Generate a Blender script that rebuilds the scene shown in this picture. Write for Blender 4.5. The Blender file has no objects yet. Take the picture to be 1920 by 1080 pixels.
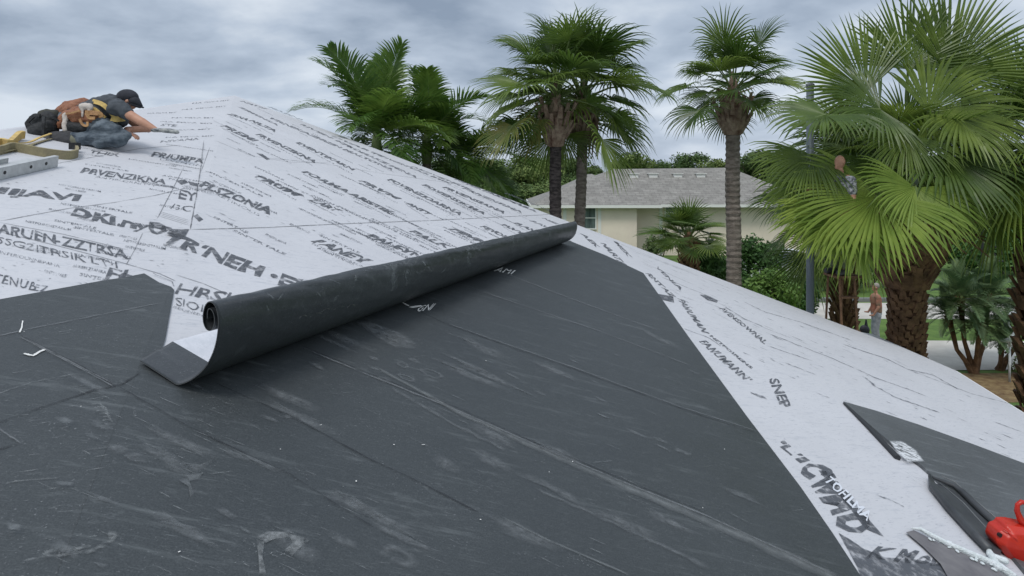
import bpy, bmesh, math, random
from mathutils import Vector, Matrix, noise
from mathutils.geometry import tessellate_polygon
random.seed(7)
R = math.radians
sc = bpy.context.scene
COL = sc.collection

# ------------------------------------------------------------------ camera
FP, HZ = 1200.0, 332.0          # focal length in photo pixels, horizon row
cam = bpy.data.cameras.new("camera"); co = bpy.data.objects.new("camera", cam); COL.objects.link(co)
cam.sensor_width = 36; cam.lens = FP * 36 / 1920; cam.shift_y = -(540 - HZ) / 1920
cam.clip_start = 0.05; cam.clip_end = 6000
co.location = (0, 0, 0); co.rotation_euler = (R(90), 0, 0)
sc.camera = co
sc.view_settings.view_transform = 'Standard'; sc.view_settings.look = 'None'
sc.view_settings.exposure = 0.2; sc.view_settings.gamma = 1

# ------------------------------------------------------------------ world
SUN_EL, SUN_AZ = 58, 200
w = bpy.data.worlds.new("World"); sc.world = w; w.use_nodes = True
nt = w.node_tree; N = nt.nodes; LK = nt.links; N.clear()
def nd(tree, t, **kw):
    n = tree.nodes.new(t)
    for k, v in kw.items():
        if k in n.inputs.keys(): n.inputs[k].default_value = v
        else: setattr(n, k, v)
    return n
out = nd(nt, 'ShaderNodeOutputWorld'); bg = nd(nt, 'ShaderNodeBackground')
sky = nd(nt, 'ShaderNodeTexSky'); sky.sky_type = 'NISHITA'; sky.sun_disc = False
sky.sun_elevation = R(SUN_EL); sky.sun_rotation = R(SUN_AZ); sky.dust_density = 3
tc = nd(nt, 'ShaderNodeTexCoord'); sp = nd(nt, 'ShaderNodeSeparateXYZ'); LK.new(tc.outputs['Generated'], sp.inputs[0])
def M2(op, a, b=None, c=None, clamp=False):
    n = nd(nt, 'ShaderNodeMath', operation=op); n.use_clamp = clamp
    for i, x in enumerate((a, b, c)):
        if x is None: continue
        if isinstance(x, (int, float)): n.inputs[i].default_value = x
        else: LK.new(x, n.inputs[i])
    return n.outputs[0]
zc = M2('ADD', M2('MAXIMUM', sp.outputs[2], 0.0), 0.22)
cx = nd(nt, 'ShaderNodeCombineXYZ'); LK.new(M2('DIVIDE', sp.outputs[0], zc), cx.inputs[0]); LK.new(M2('DIVIDE', sp.outputs[1], zc), cx.inputs[1])
cx.inputs[2].default_value = 3.1
n1 = nd(nt, 'ShaderNodeTexNoise', Scale=0.72, Detail=8.0, Roughness=0.52, Distortion=0.25); LK.new(cx.outputs[0], n1.inputs['Vector'])
n2 = nd(nt, 'ShaderNodeTexNoise', Scale=2.2, Detail=6.0, Roughness=0.5, Distortion=0.2); LK.new(cx.outputs[0], n2.inputs['Vector'])
cl = M2('ADD', M2('MULTIPLY', n1.outputs[0], 0.7), M2('MULTIPLY', n2.outputs[0], 0.3))
cr = nd(nt, 'ShaderNodeValToRGB'); LK.new(cl, cr.inputs[0])
e = cr.color_ramp.elements
e[0].position = 0.41; e[0].color = (0.24, 0.30, 0.39, 1)
e[1].position = 0.575; e[1].color = (0.70, 0.755, 0.82, 1)
m = e.new(0.49); m.color = (0.43, 0.50, 0.60, 1)
# brighter band low down
hb = nd(nt, 'ShaderNodeValToRGB'); LK.new(sp.outputs[2], hb.inputs[0])
hb.color_ramp.elements[0].position = 0.0; hb.color_ramp.elements[0].color = (0.55, 0.55, 0.55, 1)
hb.color_ramp.elements[1].position = 0.2; hb.color_ramp.elements[1].color = (0.0, 0.0, 0.0, 1)
mx = nd(nt, 'ShaderNodeMixRGB'); LK.new(hb.outputs[0], mx.inputs[0]); LK.new(cr.outputs[0], mx.inputs[1]); mx.inputs[2].default_value = (0.56, 0.64, 0.77, 1)
# overhead cloud deck is brighter than the low one
up = nd(nt, 'ShaderNodeMapRange'); LK.new(sp.outputs[2], up.inputs[0]); up.inputs[1].default_value = 0.3; up.inputs[2].default_value = 0.9; up.inputs[3].default_value = 1.0; up.inputs[4].default_value = 1.5
vm = nd(nt, 'ShaderNodeVectorMath', operation='SCALE'); LK.new(mx.outputs[0], vm.inputs[0]); LK.new(up.outputs[0], vm.inputs['Scale'])
sv = nd(nt, 'ShaderNodeVectorMath', operation='SCALE'); LK.new(sky.outputs[0], sv.inputs[0]); sv.inputs['Scale'].default_value = 0.10
mm = nd(nt, 'ShaderNodeMixRGB'); mm.inputs[0].default_value = 0.88; LK.new(sv.outputs[0], mm.inputs[1]); LK.new(vm.outputs[0], mm.inputs[2])
LK.new(mm.outputs[0], bg.inputs[0]); bg.inputs[1].default_value = 1.0; LK.new(bg.outputs[0], out.inputs[0])

sl = bpy.data.lights.new("sun", 'SUN'); sl.energy = 1.35; sl.angle = R(18); sl.color = (1, 0.97, 0.93)
so = bpy.data.objects.new("sun", sl); COL.objects.link(so)
az = R(SUN_AZ); sd = Vector((math.sin(az) * math.cos(R(SUN_EL)), math.cos(az) * math.cos(R(SUN_EL)), math.sin(R(SUN_EL))))
so.rotation_euler = (-sd).to_track_quat('-Z', 'Y').to_euler(); so.location = (0, 0, 40)

# ------------------------------------------------------------------ materials
def mat(name, c1, c2=None, scale=4, rough=0.7, detail=4, lo=0.35, hi=0.65, bump=0, bscale=None, spec=0.4, metal=0, stretch=None, objrand=0, transl=0, rot=None):
    m = bpy.data.materials.new(name); m.use_nodes = True; t = m.node_tree; b = t.nodes['Principled BSDF']
    b.inputs['Roughness'].default_value = rough; b.inputs['Metallic'].default_value = metal
    b.inputs['Specular IOR Level'].default_value = spec
    b.inputs['Base Color'].default_value = (*c1, 1)
    colout = None
    tcn = t.nodes.new('ShaderNodeTexCoord'); mp = t.nodes.new('ShaderNodeMapping'); t.links.new(tcn.outputs['Object'], mp.inputs[0])
    if stretch: mp.inputs['Scale'].default_value = stretch
    if rot: mp.inputs['Rotation'].default_value = rot
    if c2:
        n = t.nodes.new('ShaderNodeTexNoise'); n.inputs['Scale'].default_value = scale; n.inputs['Detail'].default_value = detail
        n.inputs['Roughness'].default_value = 0.6
        t.links.new(mp.outputs[0], n.inputs['Vector'])
        r = t.nodes.new('ShaderNodeValToRGB'); r.color_ramp.elements[0].position = lo; r.color_ramp.elements[1].position = hi
        r.color_ramp.elements[0].color = (*c1, 1); r.color_ramp.elements[1].color = (*c2, 1)
        t.links.new(n.outputs[0], r.inputs[0]); colout = r.outputs[0]
    if objrand:
        oi = t.nodes.new('ShaderNodeObjectInfo'); hs = t.nodes.new('ShaderNodeHueSaturation')
        mr = t.nodes.new('ShaderNodeMapRange'); t.links.new(oi.outputs['Random'], mr.inputs[0]); mr.inputs[3].default_value = 1 - objrand; mr.inputs[4].default_value = 1 + objrand
        mh = t.nodes.new('ShaderNodeMapRange'); t.links.new(oi.outputs['Random'], mh.inputs[0]); mh.inputs[3].default_value = 0.5 + objrand * .05; mh.inputs[4].default_value = 0.5 - objrand * .05
        t.links.new(mr.outputs[0], hs.inputs['Value']); t.links.new(mh.outputs[0], hs.inputs['Hue'])
        if colout: t.links.new(colout, hs.inputs['Color'])
        else: hs.inputs['Color'].default_value = (*c1, 1)
        colout = hs.outputs[0]
    if colout: t.links.new(colout, b.inputs['Base Color'])
    if bump:
        n = t.nodes.new('ShaderNodeTexNoise'); n.inputs['Scale'].default_value = bscale or scale * 4; n.inputs['Detail'].default_value = 5
        t.links.new(mp.outputs[0], n.inputs['Vector'])
        bp = t.nodes.new('ShaderNodeBump'); bp.inputs['Strength'].default_value = bump; bp.inputs['Distance'].default_value = 0.02
        t.links.new(n.outputs[0], bp.inputs['Height']); t.links.new(bp.outputs[0], b.inputs['Normal'])
    if transl:
        o = t.nodes['Material Output']; tr = t.nodes.new('ShaderNodeBsdfTranslucent'); ms = t.nodes.new('ShaderNodeMixShader'); ms.inputs[0].default_value = transl
        if colout: t.links.new(colout, tr.inputs[0])
        else: tr.inputs[0].default_value = (*c1, 1)
        t.links.new(b.outputs[0], ms.inputs[1]); t.links.new(tr.outputs[0], ms.inputs[2]); t.links.new(ms.outputs[0], o.inputs[0])
    return m

def decal_mat(name, col, thr=0.45, soft=0.12, scale=30, maxa=0.8, stretch=None, rot=None, rough=.85, fade=False):
    """thin stain of its own: colour over whatever lies under it, broken up by noise"""
    m = bpy.data.materials.new(name); m.use_nodes = True; t = m.node_tree; b = t.nodes['Principled BSDF']; o = t.nodes['Material Output']
    b.inputs['Base Color'].default_value = (*col, 1); b.inputs['Roughness'].default_value = rough
    tcn = t.nodes.new('ShaderNodeTexCoord'); mp = t.nodes.new('ShaderNodeMapping'); t.links.new(tcn.outputs['Object'], mp.inputs[0])
    if stretch: mp.inputs['Scale'].default_value = stretch
    if rot: mp.inputs['Rotation'].default_value = rot
    n = t.nodes.new('ShaderNodeTexNoise'); n.inputs['Scale'].default_value = scale; n.inputs['Detail'].default_value = 6; n.inputs['Roughness'].default_value = .7
    t.links.new(mp.outputs[0], n.inputs['Vector'])
    mr = t.nodes.new('ShaderNodeMapRange'); mr.inputs[1].default_value = thr - soft; mr.inputs[2].default_value = thr + soft; mr.inputs[3].default_value = 0; mr.inputs[4].default_value = maxa
    t.links.new(n.outputs[0], mr.inputs[0])
    tr = t.nodes.new('ShaderNodeBsdfTransparent'); ms = t.nodes.new('ShaderNodeMixShader')
    fac = mr.outputs[0]
    if fade:
        an = t.nodes.new('ShaderNodeAttribute'); an.attribute_name = 'edge_fade'; mu = t.nodes.new('ShaderNodeMath'); mu.operation = 'MULTIPLY'
        t.links.new(fac, mu.inputs[0]); t.links.new(an.outputs['Fac'], mu.inputs[1]); fac = mu.outputs[0]
    t.links.new(fac, ms.inputs[0]); t.links.new(tr.outputs[0], ms.inputs[1]); t.links.new(b.outputs[0], ms.inputs[2]); t.links.new(ms.outputs[0], o.inputs[0])
    return m

STREAK = R(-30)
def membrane_mat(name, base=(0.030, 0.035, 0.038), dustc=(0.16, 0.175, 0.18), rot=(0, 0, 0), amt=.62, rough=.56):
    m = bpy.data.materials.new(name); m.use_nodes = True; t = m.node_tree; b = t.nodes['Principled BSDF']
    L = t.links.new
    tcn = t.nodes.new('ShaderNodeTexCoord')
    def noi(scale, detail, stretch=None, dist=0, r=(0, 0, 0)):
        mp = t.nodes.new('ShaderNodeMapping'); L(tcn.outputs['Object'], mp.inputs[0]); mp.inputs['Rotation'].default_value = r
        mp2 = t.nodes.new('ShaderNodeMapping'); L(mp.outputs[0], mp2.inputs[0])
        if stretch: mp2.inputs['Scale'].default_value = stretch
        n = t.nodes.new('ShaderNodeTexNoise'); n.inputs['Scale'].default_value = scale; n.inputs['Detail'].default_value = detail; n.inputs['Distortion'].default_value = dist
        n.inputs['Roughness'].default_value = .65; L(mp2.outputs[0], n.inputs['Vector']); return n.outputs[0]
    def rng(x, a, bb, c=0, d=1):
        mr = t.nodes.new('ShaderNodeMapRange'); L(x, mr.inputs[0])
        for i, v in enumerate((a, bb, c, d)): mr.inputs[i + 1].default_value = v
        return mr.outputs[0]
    def mul(x, y, op='MULTIPLY'):
        n = t.nodes.new('ShaderNodeMath'); n.operation = op; n.use_clamp = True
        for i, q in enumerate((x, y)):
            if isinstance(q, float): n.inputs[i].default_value = q
            else: L(q, n.inputs[i])
        return n.outputs[0]
    def mixc(f, a, bcol):
        n = t.nodes.new('ShaderNodeMixRGB'); L(f, n.inputs[0]); 
        if isinstance(a, tuple): n.inputs[1].default_value = (*a, 1)
        else: L(a, n.inputs[1])
        n.inputs[2].default_value = (*bcol, 1); return n.outputs[0]
    big = rng(noi(1.1, 5), .35, .65)
    c = mixc(mul(big, .8), base, tuple(x * 1.4 for x in base))
    st = rng(noi(2.2, 7, (1.0, 9, 1), .3, rot), .56, .74, 0, amt)
    st = mul(st, rng(noi(1.7, 3), .4, .62))
    c = mixc(st, c, dustc)
    st3 = rng(noi(30, 5, (1.0, 7, 1), .2, rot), .55, .75, 0, .30)
    c = mixc(st3, c, dustc)
    st2 = rng(noi(9, 6, (1.0, 16, 1), .1, rot), .60, .72, 0, amt * .9)
    c = mixc(mul(st2, rng(noi(2.6, 3), .45, .6)), c, dustc)
    spk = rng(noi(110, 2), .64, .74, 0, .5)
    c = mixc(mul(spk, rng(noi(2.1, 4), .42, .6)), c, (0.24, .25, .26))
    grain = rng(noi(190, 2), .35, .7, 0, .17)
    c = mixc(grain, c, dustc)
    blot = rng(noi(6.5, 6, (1, 2.6, 1), .8, rot), .60, .70, 0, .32)
    c = mixc(mul(blot, rng(noi(.9, 2), .45, .55)), c, dustc)
    L(c, b.inputs['Base Color'])
    L(rng(big, 0, 1, rough - .12, rough + .08), b.inputs['Roughness'])
    b.inputs['Specular IOR Level'].default_value = .35
    bp = t.nodes.new('ShaderNodeBump'); bp.inputs['Strength'].default_value = .25; bp.inputs['Distance'].default_value = .01
    L(noi(14, 6), bp.inputs['Height']); L(bp.outputs[0], b.inputs['Normal'])
    return m

def deck_mat(name, base=(0.535, 0.54, 0.565)):
    m = bpy.data.materials.new(name); m.use_nodes = True; t = m.node_tree; b = t.nodes['Principled BSDF']; L = t.links.new
    tcn = t.nodes.new('ShaderNodeTexCoord')
    def noi(scale, detail, stretch=(1, 1, 1), r=0, rough=.65):
        mp = t.nodes.new('ShaderNodeMapping'); L(tcn.outputs['Object'], mp.inputs[0]); mp.inputs['Rotation'].default_value = (0, 0, r)
        mp2 = t.nodes.new('ShaderNodeMapping'); L(mp.outputs[0], mp2.inputs[0]); mp2.inputs['Scale'].default_value = stretch
        n = t.nodes.new('ShaderNodeTexNoise'); n.inputs['Scale'].default_value = scale; n.inputs['Detail'].default_value = detail
        n.inputs['Roughness'].default_value = rough; L(mp2.outputs[0], n.inputs['Vector']); return n.outputs[0]
    def rng(x, a, bb, c=0, d=1):
        mr = t.nodes.new('ShaderNodeMapRange'); L(x, mr.inputs[0])
        for i, v in enumerate((a, bb, c, d)): mr.inputs[i + 1].default_value = v
        return mr.outputs[0]
    def mixc(f, a, bcol):
        n = t.nodes.new('ShaderNodeMixRGB'); L(f, n.inputs[0])
        if isinstance(a, tuple): n.inputs[1].default_value = (*a, 1)
        else: L(a, n.inputs[1])
        n.inputs[2].default_value = (*bcol, 1); return n.outputs[0]
    c = mixc(rng(noi(.8, 4), .35, .65, 0, .6), base, tuple(x * .88 for x in base))
    c = mixc(rng(noi(7, 7, (1, 6, 1), STREAK), .54, .70, 0, .55), c, (.36, .38, .42))
    c = mixc(rng(noi(22, 5, (1, 5, 1), STREAK), .58, .70, 0, .6), c, (.22, .235, .27))
    c = mixc(rng(noi(60, 2), .72, .78, 0, .6), c, (.22, .23, .26))
    L(c, b.inputs['Base Color']); b.inputs['Roughness'].default_value = .62; b.inputs['Specular IOR Level'].default_value = .3
    bp = t.nodes.new('ShaderNodeBump'); bp.inputs['Strength'].default_value = .35; bp.inputs['Distance'].default_value = .02
    L(noi(3.5, 6), bp.inputs['Height']); L(bp.outputs[0], b.inputs['Normal'])
    return m

# ------------------------------------------------------------------ mesh helpers
class MB:
    def __init__(s): s.v = []; s.f = []; s.m = []; s.a = []
    def add(s, vs, fs, mi=0, soft=None):
        s.a += list(soft) if soft else [1.0] * len(vs); o = len(s.v); s.v += [tuple(x) for x in vs]; s.f += [tuple(i + o for i in f) for f in fs]; s.m += [mi] * len(fs)
    def quad(s, a, b, c, d, mi=0): s.add([a, b, c, d], [(0, 1, 2, 3)], mi)
    def box(s, lo, hi, mi=0, M=None):
        vs = [Vector((x, y, z)) for x in (lo[0], hi[0]) for y in (lo[1], hi[1]) for z in (lo[2], hi[2])]
        if M: vs = [M @ v for v in vs]
        s.add(vs, [(0, 1, 3, 2), (4, 6, 7, 5), (0, 4, 5, 1), (2, 3, 7, 6), (0, 2, 6, 4), (1, 5, 7, 3)], mi)
    def tube(s, pts, rads, n=10, mi=0, cap=True, flat=1.0, upv=None):
        pts = [Vector(p) for p in pts]
        if isinstance(rads, (int, float)): rads = [rads] * len(pts)
        rings = []; prev = None
        for i, p in enumerate(pts):
            d = (pts[min(i + 1, len(pts) - 1)] - pts[max(i - 1, 0)]).normalized()
            u = Vector(upv) if upv else (prev or (Vector((0, 0, 1)) if abs(d.z) < .9 else Vector((0, 1, 0))))
            a = (u - d * u.dot(d)).normalized(); b = d.cross(a); prev = a
            rings.append([p + (a * math.cos(2 * math.pi * k / n) + b * math.sin(2 * math.pi * k / n) * flat) * rads[i] for k in range(n)])
        vs = [v for r in rings for v in r]; fs = []
        for i in range(len(pts) - 1):
            for k in range(n):
                fs.append((i * n + k, i * n + (k + 1) % n, (i + 1) * n + (k + 1) % n, (i + 1) * n + k))
        if cap: fs.append(tuple(range(n - 1, -1, -1))); fs.append(tuple((len(pts) - 1) * n + k for k in range(n)))
        s.add(vs, fs, mi)
    def ball(s, c, r, mi=0, n=12, m=8, M=None):
        c = Vector(c); r = r if isinstance(r, (tuple, list)) else (r, r, r)
        vs = []; fs = []
        for i in range(m + 1):
            th = math.pi * i / m
            for k in range(n):
                p = Vector((math.sin(th) * math.cos(2 * math.pi * k / n) * r[0], math.sin(th) * math.sin(2 * math.pi * k / n) * r[1], math.cos(th) * r[2]))
                vs.append(c + (M @ p if M else p))
        for i in range(m):
            for k in range(n):
                fs.append((i * n + k, (i + 1) * n + k, (i + 1) * n + (k + 1) % n, i * n + (k + 1) % n))
        s.add(vs, fs, mi)
    def cap(s, p1, r1, p2, r2, mi=0, n=12, flat=1.0, upv=None):
        """tapered capsule"""
        p1 = Vector(p1); p2 = Vector(p2); d = (p2 - p1).normalized()
        pts = []; rr = []
        for k in range(4): a = math.pi / 2 * (k / 4); pts.append(p1 - d * r1 * math.cos(a)); rr.append(max(r1 * math.sin(a), .0008))
        pts.append(p1); rr.append(r1); pts.append(p2); rr.append(r2)
        for k in range(1, 5): a = math.pi / 2 * (k / 4); pts.append(p2 + d * r2 * math.sin(a)); rr.append(max(r2 * math.cos(a), .0008))
        s.tube(pts, rr, n, mi, True, flat, upv)
    def build(s, name, mats, parent=None, smooth=False, loc=None):
        me = bpy.data.meshes.new(name); me.from_pydata(s.v, [], s.f)
        for mm_ in (mats if isinstance(mats, (list, tuple)) else [mats]): me.materials.append(mm_)
        me.polygons.foreach_set('material_index', s.m)
        if smooth: me.polygons.foreach_set('use_smooth', [True] * len(me.polygons))
        if len(s.a) == len(s.v) and min(s.a, default=1) < 1:
            at_ = me.attributes.new('edge_fade', 'FLOAT', 'POINT'); at_.data.foreach_set('value', s.a)
        me.update()
        o = bpy.data.objects.new(name, me); COL.objects.link(o)
        if parent: o.parent = parent; o.matrix_parent_inverse = Matrix.Translation(-parent.location) if parent.type == 'EMPTY' and parent.rotation_euler.z == 0 else Matrix()
        if loc: o.location = loc
        return o

def tag(o, label=None, cat=None, group=None, kind=None):
    if label: o['label'] = label
    if cat: o['category'] = cat
    if group: o['group'] = group
    if kind: o['kind'] = kind
    return o
def thing(name, label, cat, loc=(0, 0, 0), group=None):
    o = bpy.data.objects.new(name, None); COL.objects.link(o); o.location = loc; o.empty_display_size = .2
    return tag(o, label, cat, group)

def remesh(mb, name, mats, parent, voxel=.012, smooth=6, noise_amp=0, noise_scale=8):
    """fuse overlapping tapered volumes into one continuous surface"""
    o = mb.build('tmp', mats, None); md = o.modifiers.new('r', 'REMESH'); md.mode = 'VOXEL'; md.voxel_size = voxel
    s_ = o.modifiers.new('s', 'SMOOTH'); s_.iterations = smooth; s_.factor = .5
    dg = bpy.context.evaluated_depsgraph_get(); dg.update(); me = bpy.data.meshes.new_from_object(o.evaluated_get(dg))
    bpy.data.objects.remove(o)
    if noise_amp:
        nn = [v.normal.copy() for v in me.vertices]
        for v, n_ in zip(me.vertices, nn):
            v.co += n_ * noise_amp * noise.fractal(Vector(v.co) * noise_scale, 1, 2, 3)
    me.name = name; me.materials.clear()
    for mm_ in (mats if isinstance(mats, (list, tuple)) else [mats]): me.materials.append(mm_)
    me.polygons.foreach_set('use_smooth', [True] * len(me.polygons))
    ob = bpy.data.objects.new(name, me); COL.objects.link(ob)
    if parent: ob.parent = parent; ob.matrix_parent_inverse = Matrix.Translation(-parent.location)
    return ob

# ------------------------------------------------------------------ where things are
def ray(u, v): return Vector(((u - 960) / FP, 1, (HZ - v) / FP))
def at(u, v, y): return ray(u, v) * y
GZ = -5.0
def gnd(u, v): return ray(u, v) * (GZ / ray(u, v).z)
PD = (-0.31, 0.108, -1.5)
def plane3(a, b, c):
    n = (b - a).cross(c - a); n = n if n.z > 0 else -n
    return (-n.x / n.z, -n.y / n.z, a.dot(n) / n.z)
def onp(u, v, P, lift=0.0):
    r = ray(u, v); p = r * (P[2] / (r.z - P[0] * r.x - P[1])); return p + nrm(P) * lift
def nrm(P): return Vector((-P[0], -P[1], 1)).normalized()
def pz(x, y, P, lift=0): return Vector((x, y, P[0] * x + P[1] * y + P[2])) + nrm(P) * lift
APEX = onp(440, 179, PD); HIP = onp(320, 540, PD)
PL = plane3(APEX, HIP, at(0, 245, 5.96))
hipd = (HIP - APEX) / (HIP.y - APEX.y)
def hip_at(y): return APEX + hipd * (y - APEX.y)

# ================================================================== GROUND
grass = mat('lawn_grass', (0.055, 0.11, 0.02), (0.12, 0.20, 0.04), 1.6, .95, 8, .3, .7, .6, 60)
g = MB(); g.quad((-900, -300, GZ), (900, -300, GZ), (900, 1600, GZ), (-900, 1600, GZ)); tag(g.build('ground', grass), kind='structure')
conc = mat('concrete', (0.42, 0.40, 0.36), (0.55, 0.53, 0.48), 1.2, .9, 6, bump=.2)
asph = mat('asphalt', (0.10, 0.10, 0.10), (0.16, 0.16, 0.155), 3, .9, 6)
dirt = mat('mulch', (0.13, 0.075, 0.035), (0.26, 0.19, 0.09), 5, .95, 8, bump=.8)
def flat_poly(name, pts, m_, z, kind='structure'):
    b = MB(); b.add([(p[0], p[1], GZ + z) for p in pts], [tuple(range(len(pts)))]); return tag(b.build(name, m_), kind=kind)
flat_poly('path', [gnd(1560, 697), gnd(2300, 690), gnd(2300, 650), gnd(1900, 640), gnd(1500, 638)], conc, .012)
flat_poly('road', [gnd(900, 596), gnd(2300, 600), gnd(2300, 570), gnd(900, 566)], conc, .008)
flat_poly('mulch_bed', [gnd(1560, 760), gnd(1840, 757), gnd(1990, 752), gnd(2100, 700), gnd(1560, 700)], dirt, .006)
b = MB(); p1, p2 = gnd(900, 566), gnd(2300, 571)
b.box((p1.x, p1.y, GZ), (p2.x, p1.y + .2, GZ + .14)); tag(b.build('kerb', mat('kerb_stone', (.14, .15, .15), (.2, .2, .2), 3)), kind='structure')

# ================================================================== MAIN ROOF
deck = deck_mat('roof_sheathing'); ink = decal_mat('printed_ink', (0.085, 0.093, 0.108), .42, .13, 20, .90)
inkf = decal_mat('worn_ink', (0.10, 0.11, 0.13), .47, .12, 20, .85, fade=True)
seam = decal_mat('lap_seam', (0.05, 0.055, 0.065), .38, .1, 9, .85, fade=True)
house = thing('house', 'house whose hip roof is covered in white printed sheathing and black membrane', 'house', (0, 5, GZ))
rf = MB()
E1, E2, E3 = onp(1700, 655, PD), onp(1790, 694, PD), onp(1925, 778, PD)
E4 = pz(1.6, -4.2, PD); HB = hip_at(-4.2)
# softened hip: a narrow strip around the fold keeps it a real crease
Dp = [HB, E4, E3, E2, E1, APEX]
rf.add(Dp, [tuple(range(6))], 0)
LT = at(0, 245, 5.96); dLT = (LT - APEX); LB = APEX + dLT * 2.1
LB2 = Vector((LB.x - 1.5, -4.2, 0)); LB2.z = PL[0] * LB2.x + PL[1] * LB2.y + PL[2]
rf.add([APEX, LT, LB, LB2, HB], [(0, 1, 2, 3, 4)], 0)
BK = Vector((-4.0, 22.5, -2.5)); BL = Vector((-15, 17, -2.5)); BL2 = Vector((-14, -3, -2.6))
rf.add([APEX, E1, E2, Vector((6.2, 11, -2.7)), BK], [(0, 1, 2, 3, 4)], 0)
rf.add([APEX, BK, BL], [(0, 1, 2)], 0)
rf.add([APEX, BL, BL2, LB], [(0, 1, 2, 3)], 0); rf.add([LB, BL2, LB2], [(0, 1, 2)], 0)

_tc = {}
def text_mesh(s, bold=.02, shear=0):
    k = (s, bold, shear)
    if k in _tc: return _tc[k]
    cu = bpy.data.curves.new('t', 'FONT'); cu.body = s; cu.offset = bold; cu.resolution_u = 2; cu.shear = shear
    o = bpy.data.objects.new('t', cu); COL.objects.link(o)
    dg = bpy.context.evaluated_depsgraph_get(); dg.update()
    me = o.evaluated_get(dg).to_mesh()
    vs = [(v.co.x, v.co.y) for v in me.vertices]; fs = [tuple(p.vertices) for p in me.polygons]
    o.evaluated_get(dg).to_mesh_clear(); bpy.data.objects.remove(o); bpy.data.curves.remove(cu)
    x0 = min(v[0] for v in vs); x1 = max(v[0] for v in vs); y1 = max(v[1] for v in vs)
    vs = [((x - x0) / (x1 - x0), y / y1) for x, y in vs]
    _tc[k] = (vs, fs); return _tc[k]
def letters(mb, s, P, pa, pb, upx, mi=1, bold=.02, lift=.003, shear=0, missing=0.0):
    O = onp(*pa, P); U = onp(*pb, P) - O; V = onp(pa[0] + upx[0], pa[1] + upx[1], P) - O; n = nrm(P) * lift
    vs, fs = text_mesh(s, bold, shear); sd_ = random.uniform(0, 99); k_ = len(s) * 1.3; o_ = []
    for x, y in vs:
        nx = noise.noise(Vector((x * k_, y * 1.3, sd_))) * .30 / len(s); ny = noise.noise(Vector((x * k_, y * 1.3, sd_ + 7))) * .15
        o_.append(O + U * (x + nx) + V * (y + ny) + n)
    mb.add(o_, fs, mi)
def ribbon(mb, pxs, wpx, P, mi, lift=.003, jit=0.0, sub=6):
    """thin line on a roof plane; wpx = width in metres at start, end"""
    pts = [onp(*p, P, lift) for p in pxs]; n = nrm(P); q = []
    for i in range(len(pts) - 1):
        for k in range(sub): q.append(pts[i].lerp(pts[i + 1], k / sub))
    q.append(pts[-1]); w0, w1 = wpx if isinstance(wpx, tuple) else (wpx, wpx)
    vs = []; sf = []
    for i, p in enumerate(q):
        d = (q[min(i + 1, len(q) - 1)] - q[max(i - 1, 0)]).normalized(); s_ = n.cross(d)
        t = i / (len(q) - 1); ww = (w0 + (w1 - w0) * t) * .6 * (1 + jit * random.uniform(-1, 1)); off = s_ * jit * ww * random.uniform(-1, 1)
        e_ = 0 if i in (0, len(q) - 1) else 1
        vs += [p + s_ * ww + off, p + off, p - s_ * ww + off]; sf += [.25 * e_, e_, .25 * e_]
    mb.add(vs, [f_ for i in range(len(q) - 1) for f_ in ((3 * i, 3 * i + 1, 3 * i + 4, 3 * i + 3), (3 * i + 1, 3 * i + 2, 3 * i + 5, 3 * i + 4))], mi, sf)
def stain(mb, pts, mi, soft_edge=.55):
    """polygon stain that thins out towards its outline"""
    k = len(pts); c = sum(pts, Vector()) / k; ins = [c.lerp(p, soft_edge) for p in pts]
    mb.add(list(pts) + ins + [c], [(i, (i + 1) % k, (i + 1) % k + k, i + k) for i in range(k)] + [(i + k, (i + 1) % k + k, 2 * k) for i in range(k)], mi, [0] * k + [1] * (k + 1))
def patch(mb, pxs, P, mi, lift=.003):
    pts = [onp(*p, P, lift) for p in pxs]; mb.add(pts, tessellate_polygon([pts]), mi)
def ring(mb, c, rx, ry, wd, P, mi, rot=0, lift=.003, n=22, a0=0, a1=360):
    C = onp(*c, P, lift); ex = onp(c[0] + 10, c[1] + 4.5, P, lift) - C; ex.normalize(); ey = nrm(P).cross(ex)
    vs = []; sf = []; fr = max(0, 1 - wd / max(rx, ry))
    for k in range(n + 1):
        a = R(a0 + (a1 - a0) * k / n); j = 1 + random.uniform(-.15, .15)
        d = ex * math.cos(a) * rx + ey * math.sin(a) * ry
        vs += [C + d * j * 1.15, C + d * (1 + fr) / 2 * j, C + d * fr * .85 * j]; sf += [0, 1, .0 if fr > 0 else .8]
    mb.add(vs, [f_ for i in range(n) for f_ in ((3 * i, 3 * i + 1, 3 * i + 4, 3 * i + 3), (3 * i + 1, 3 * i + 2, 3 * i + 5, 3 * i + 4))], mi, sf)

# printed lettering on the sheathing (part of the roof's own surface)
D = lambda s, a, b_, up=(11, -8), **k: letters(rf, s, PD, a, b_, up, **k)
L_ = lambda s, a, b_, up=(6, -10), **k: letters(rf, s, PL, a, b_, up, **k)
L_("PRVENZIKNA", (150, 324), (310, 346), (9, -9), bold=.03)
L_("ANTIBLORNITTY", (178, 333), (292, 351), (3, -3), mi=2, bold=0)
L_("PRIUMPA", (283, 293), (381, 307), (7, -8), bold=.03)
L_("LEVENTIN", (300, 300), (378, 313), (3, -3), mi=2, bold=0)
L_("THIX", (166, 287), (222, 294), (5, -5), bold=.02)
L_("HiJAVI", (-40, 360), (150, 377), (10, -12), bold=.04)
L_("DKi.nyU'", (132, 404), (322, 444), (8, -16), bold=.04)
L_("ARUEN-ZZTRSA", (-6, 436), (240, 486), (4, -17), bold=.02)
L_("SSG2ITRSIK LT·I", (-8, 456), (222, 505), (3, -12), bold=.0)
L_("SINTERIOUNNEPANA", (-8, 474), (112, 502), (2, -5), bold=0, mi=2)
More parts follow.
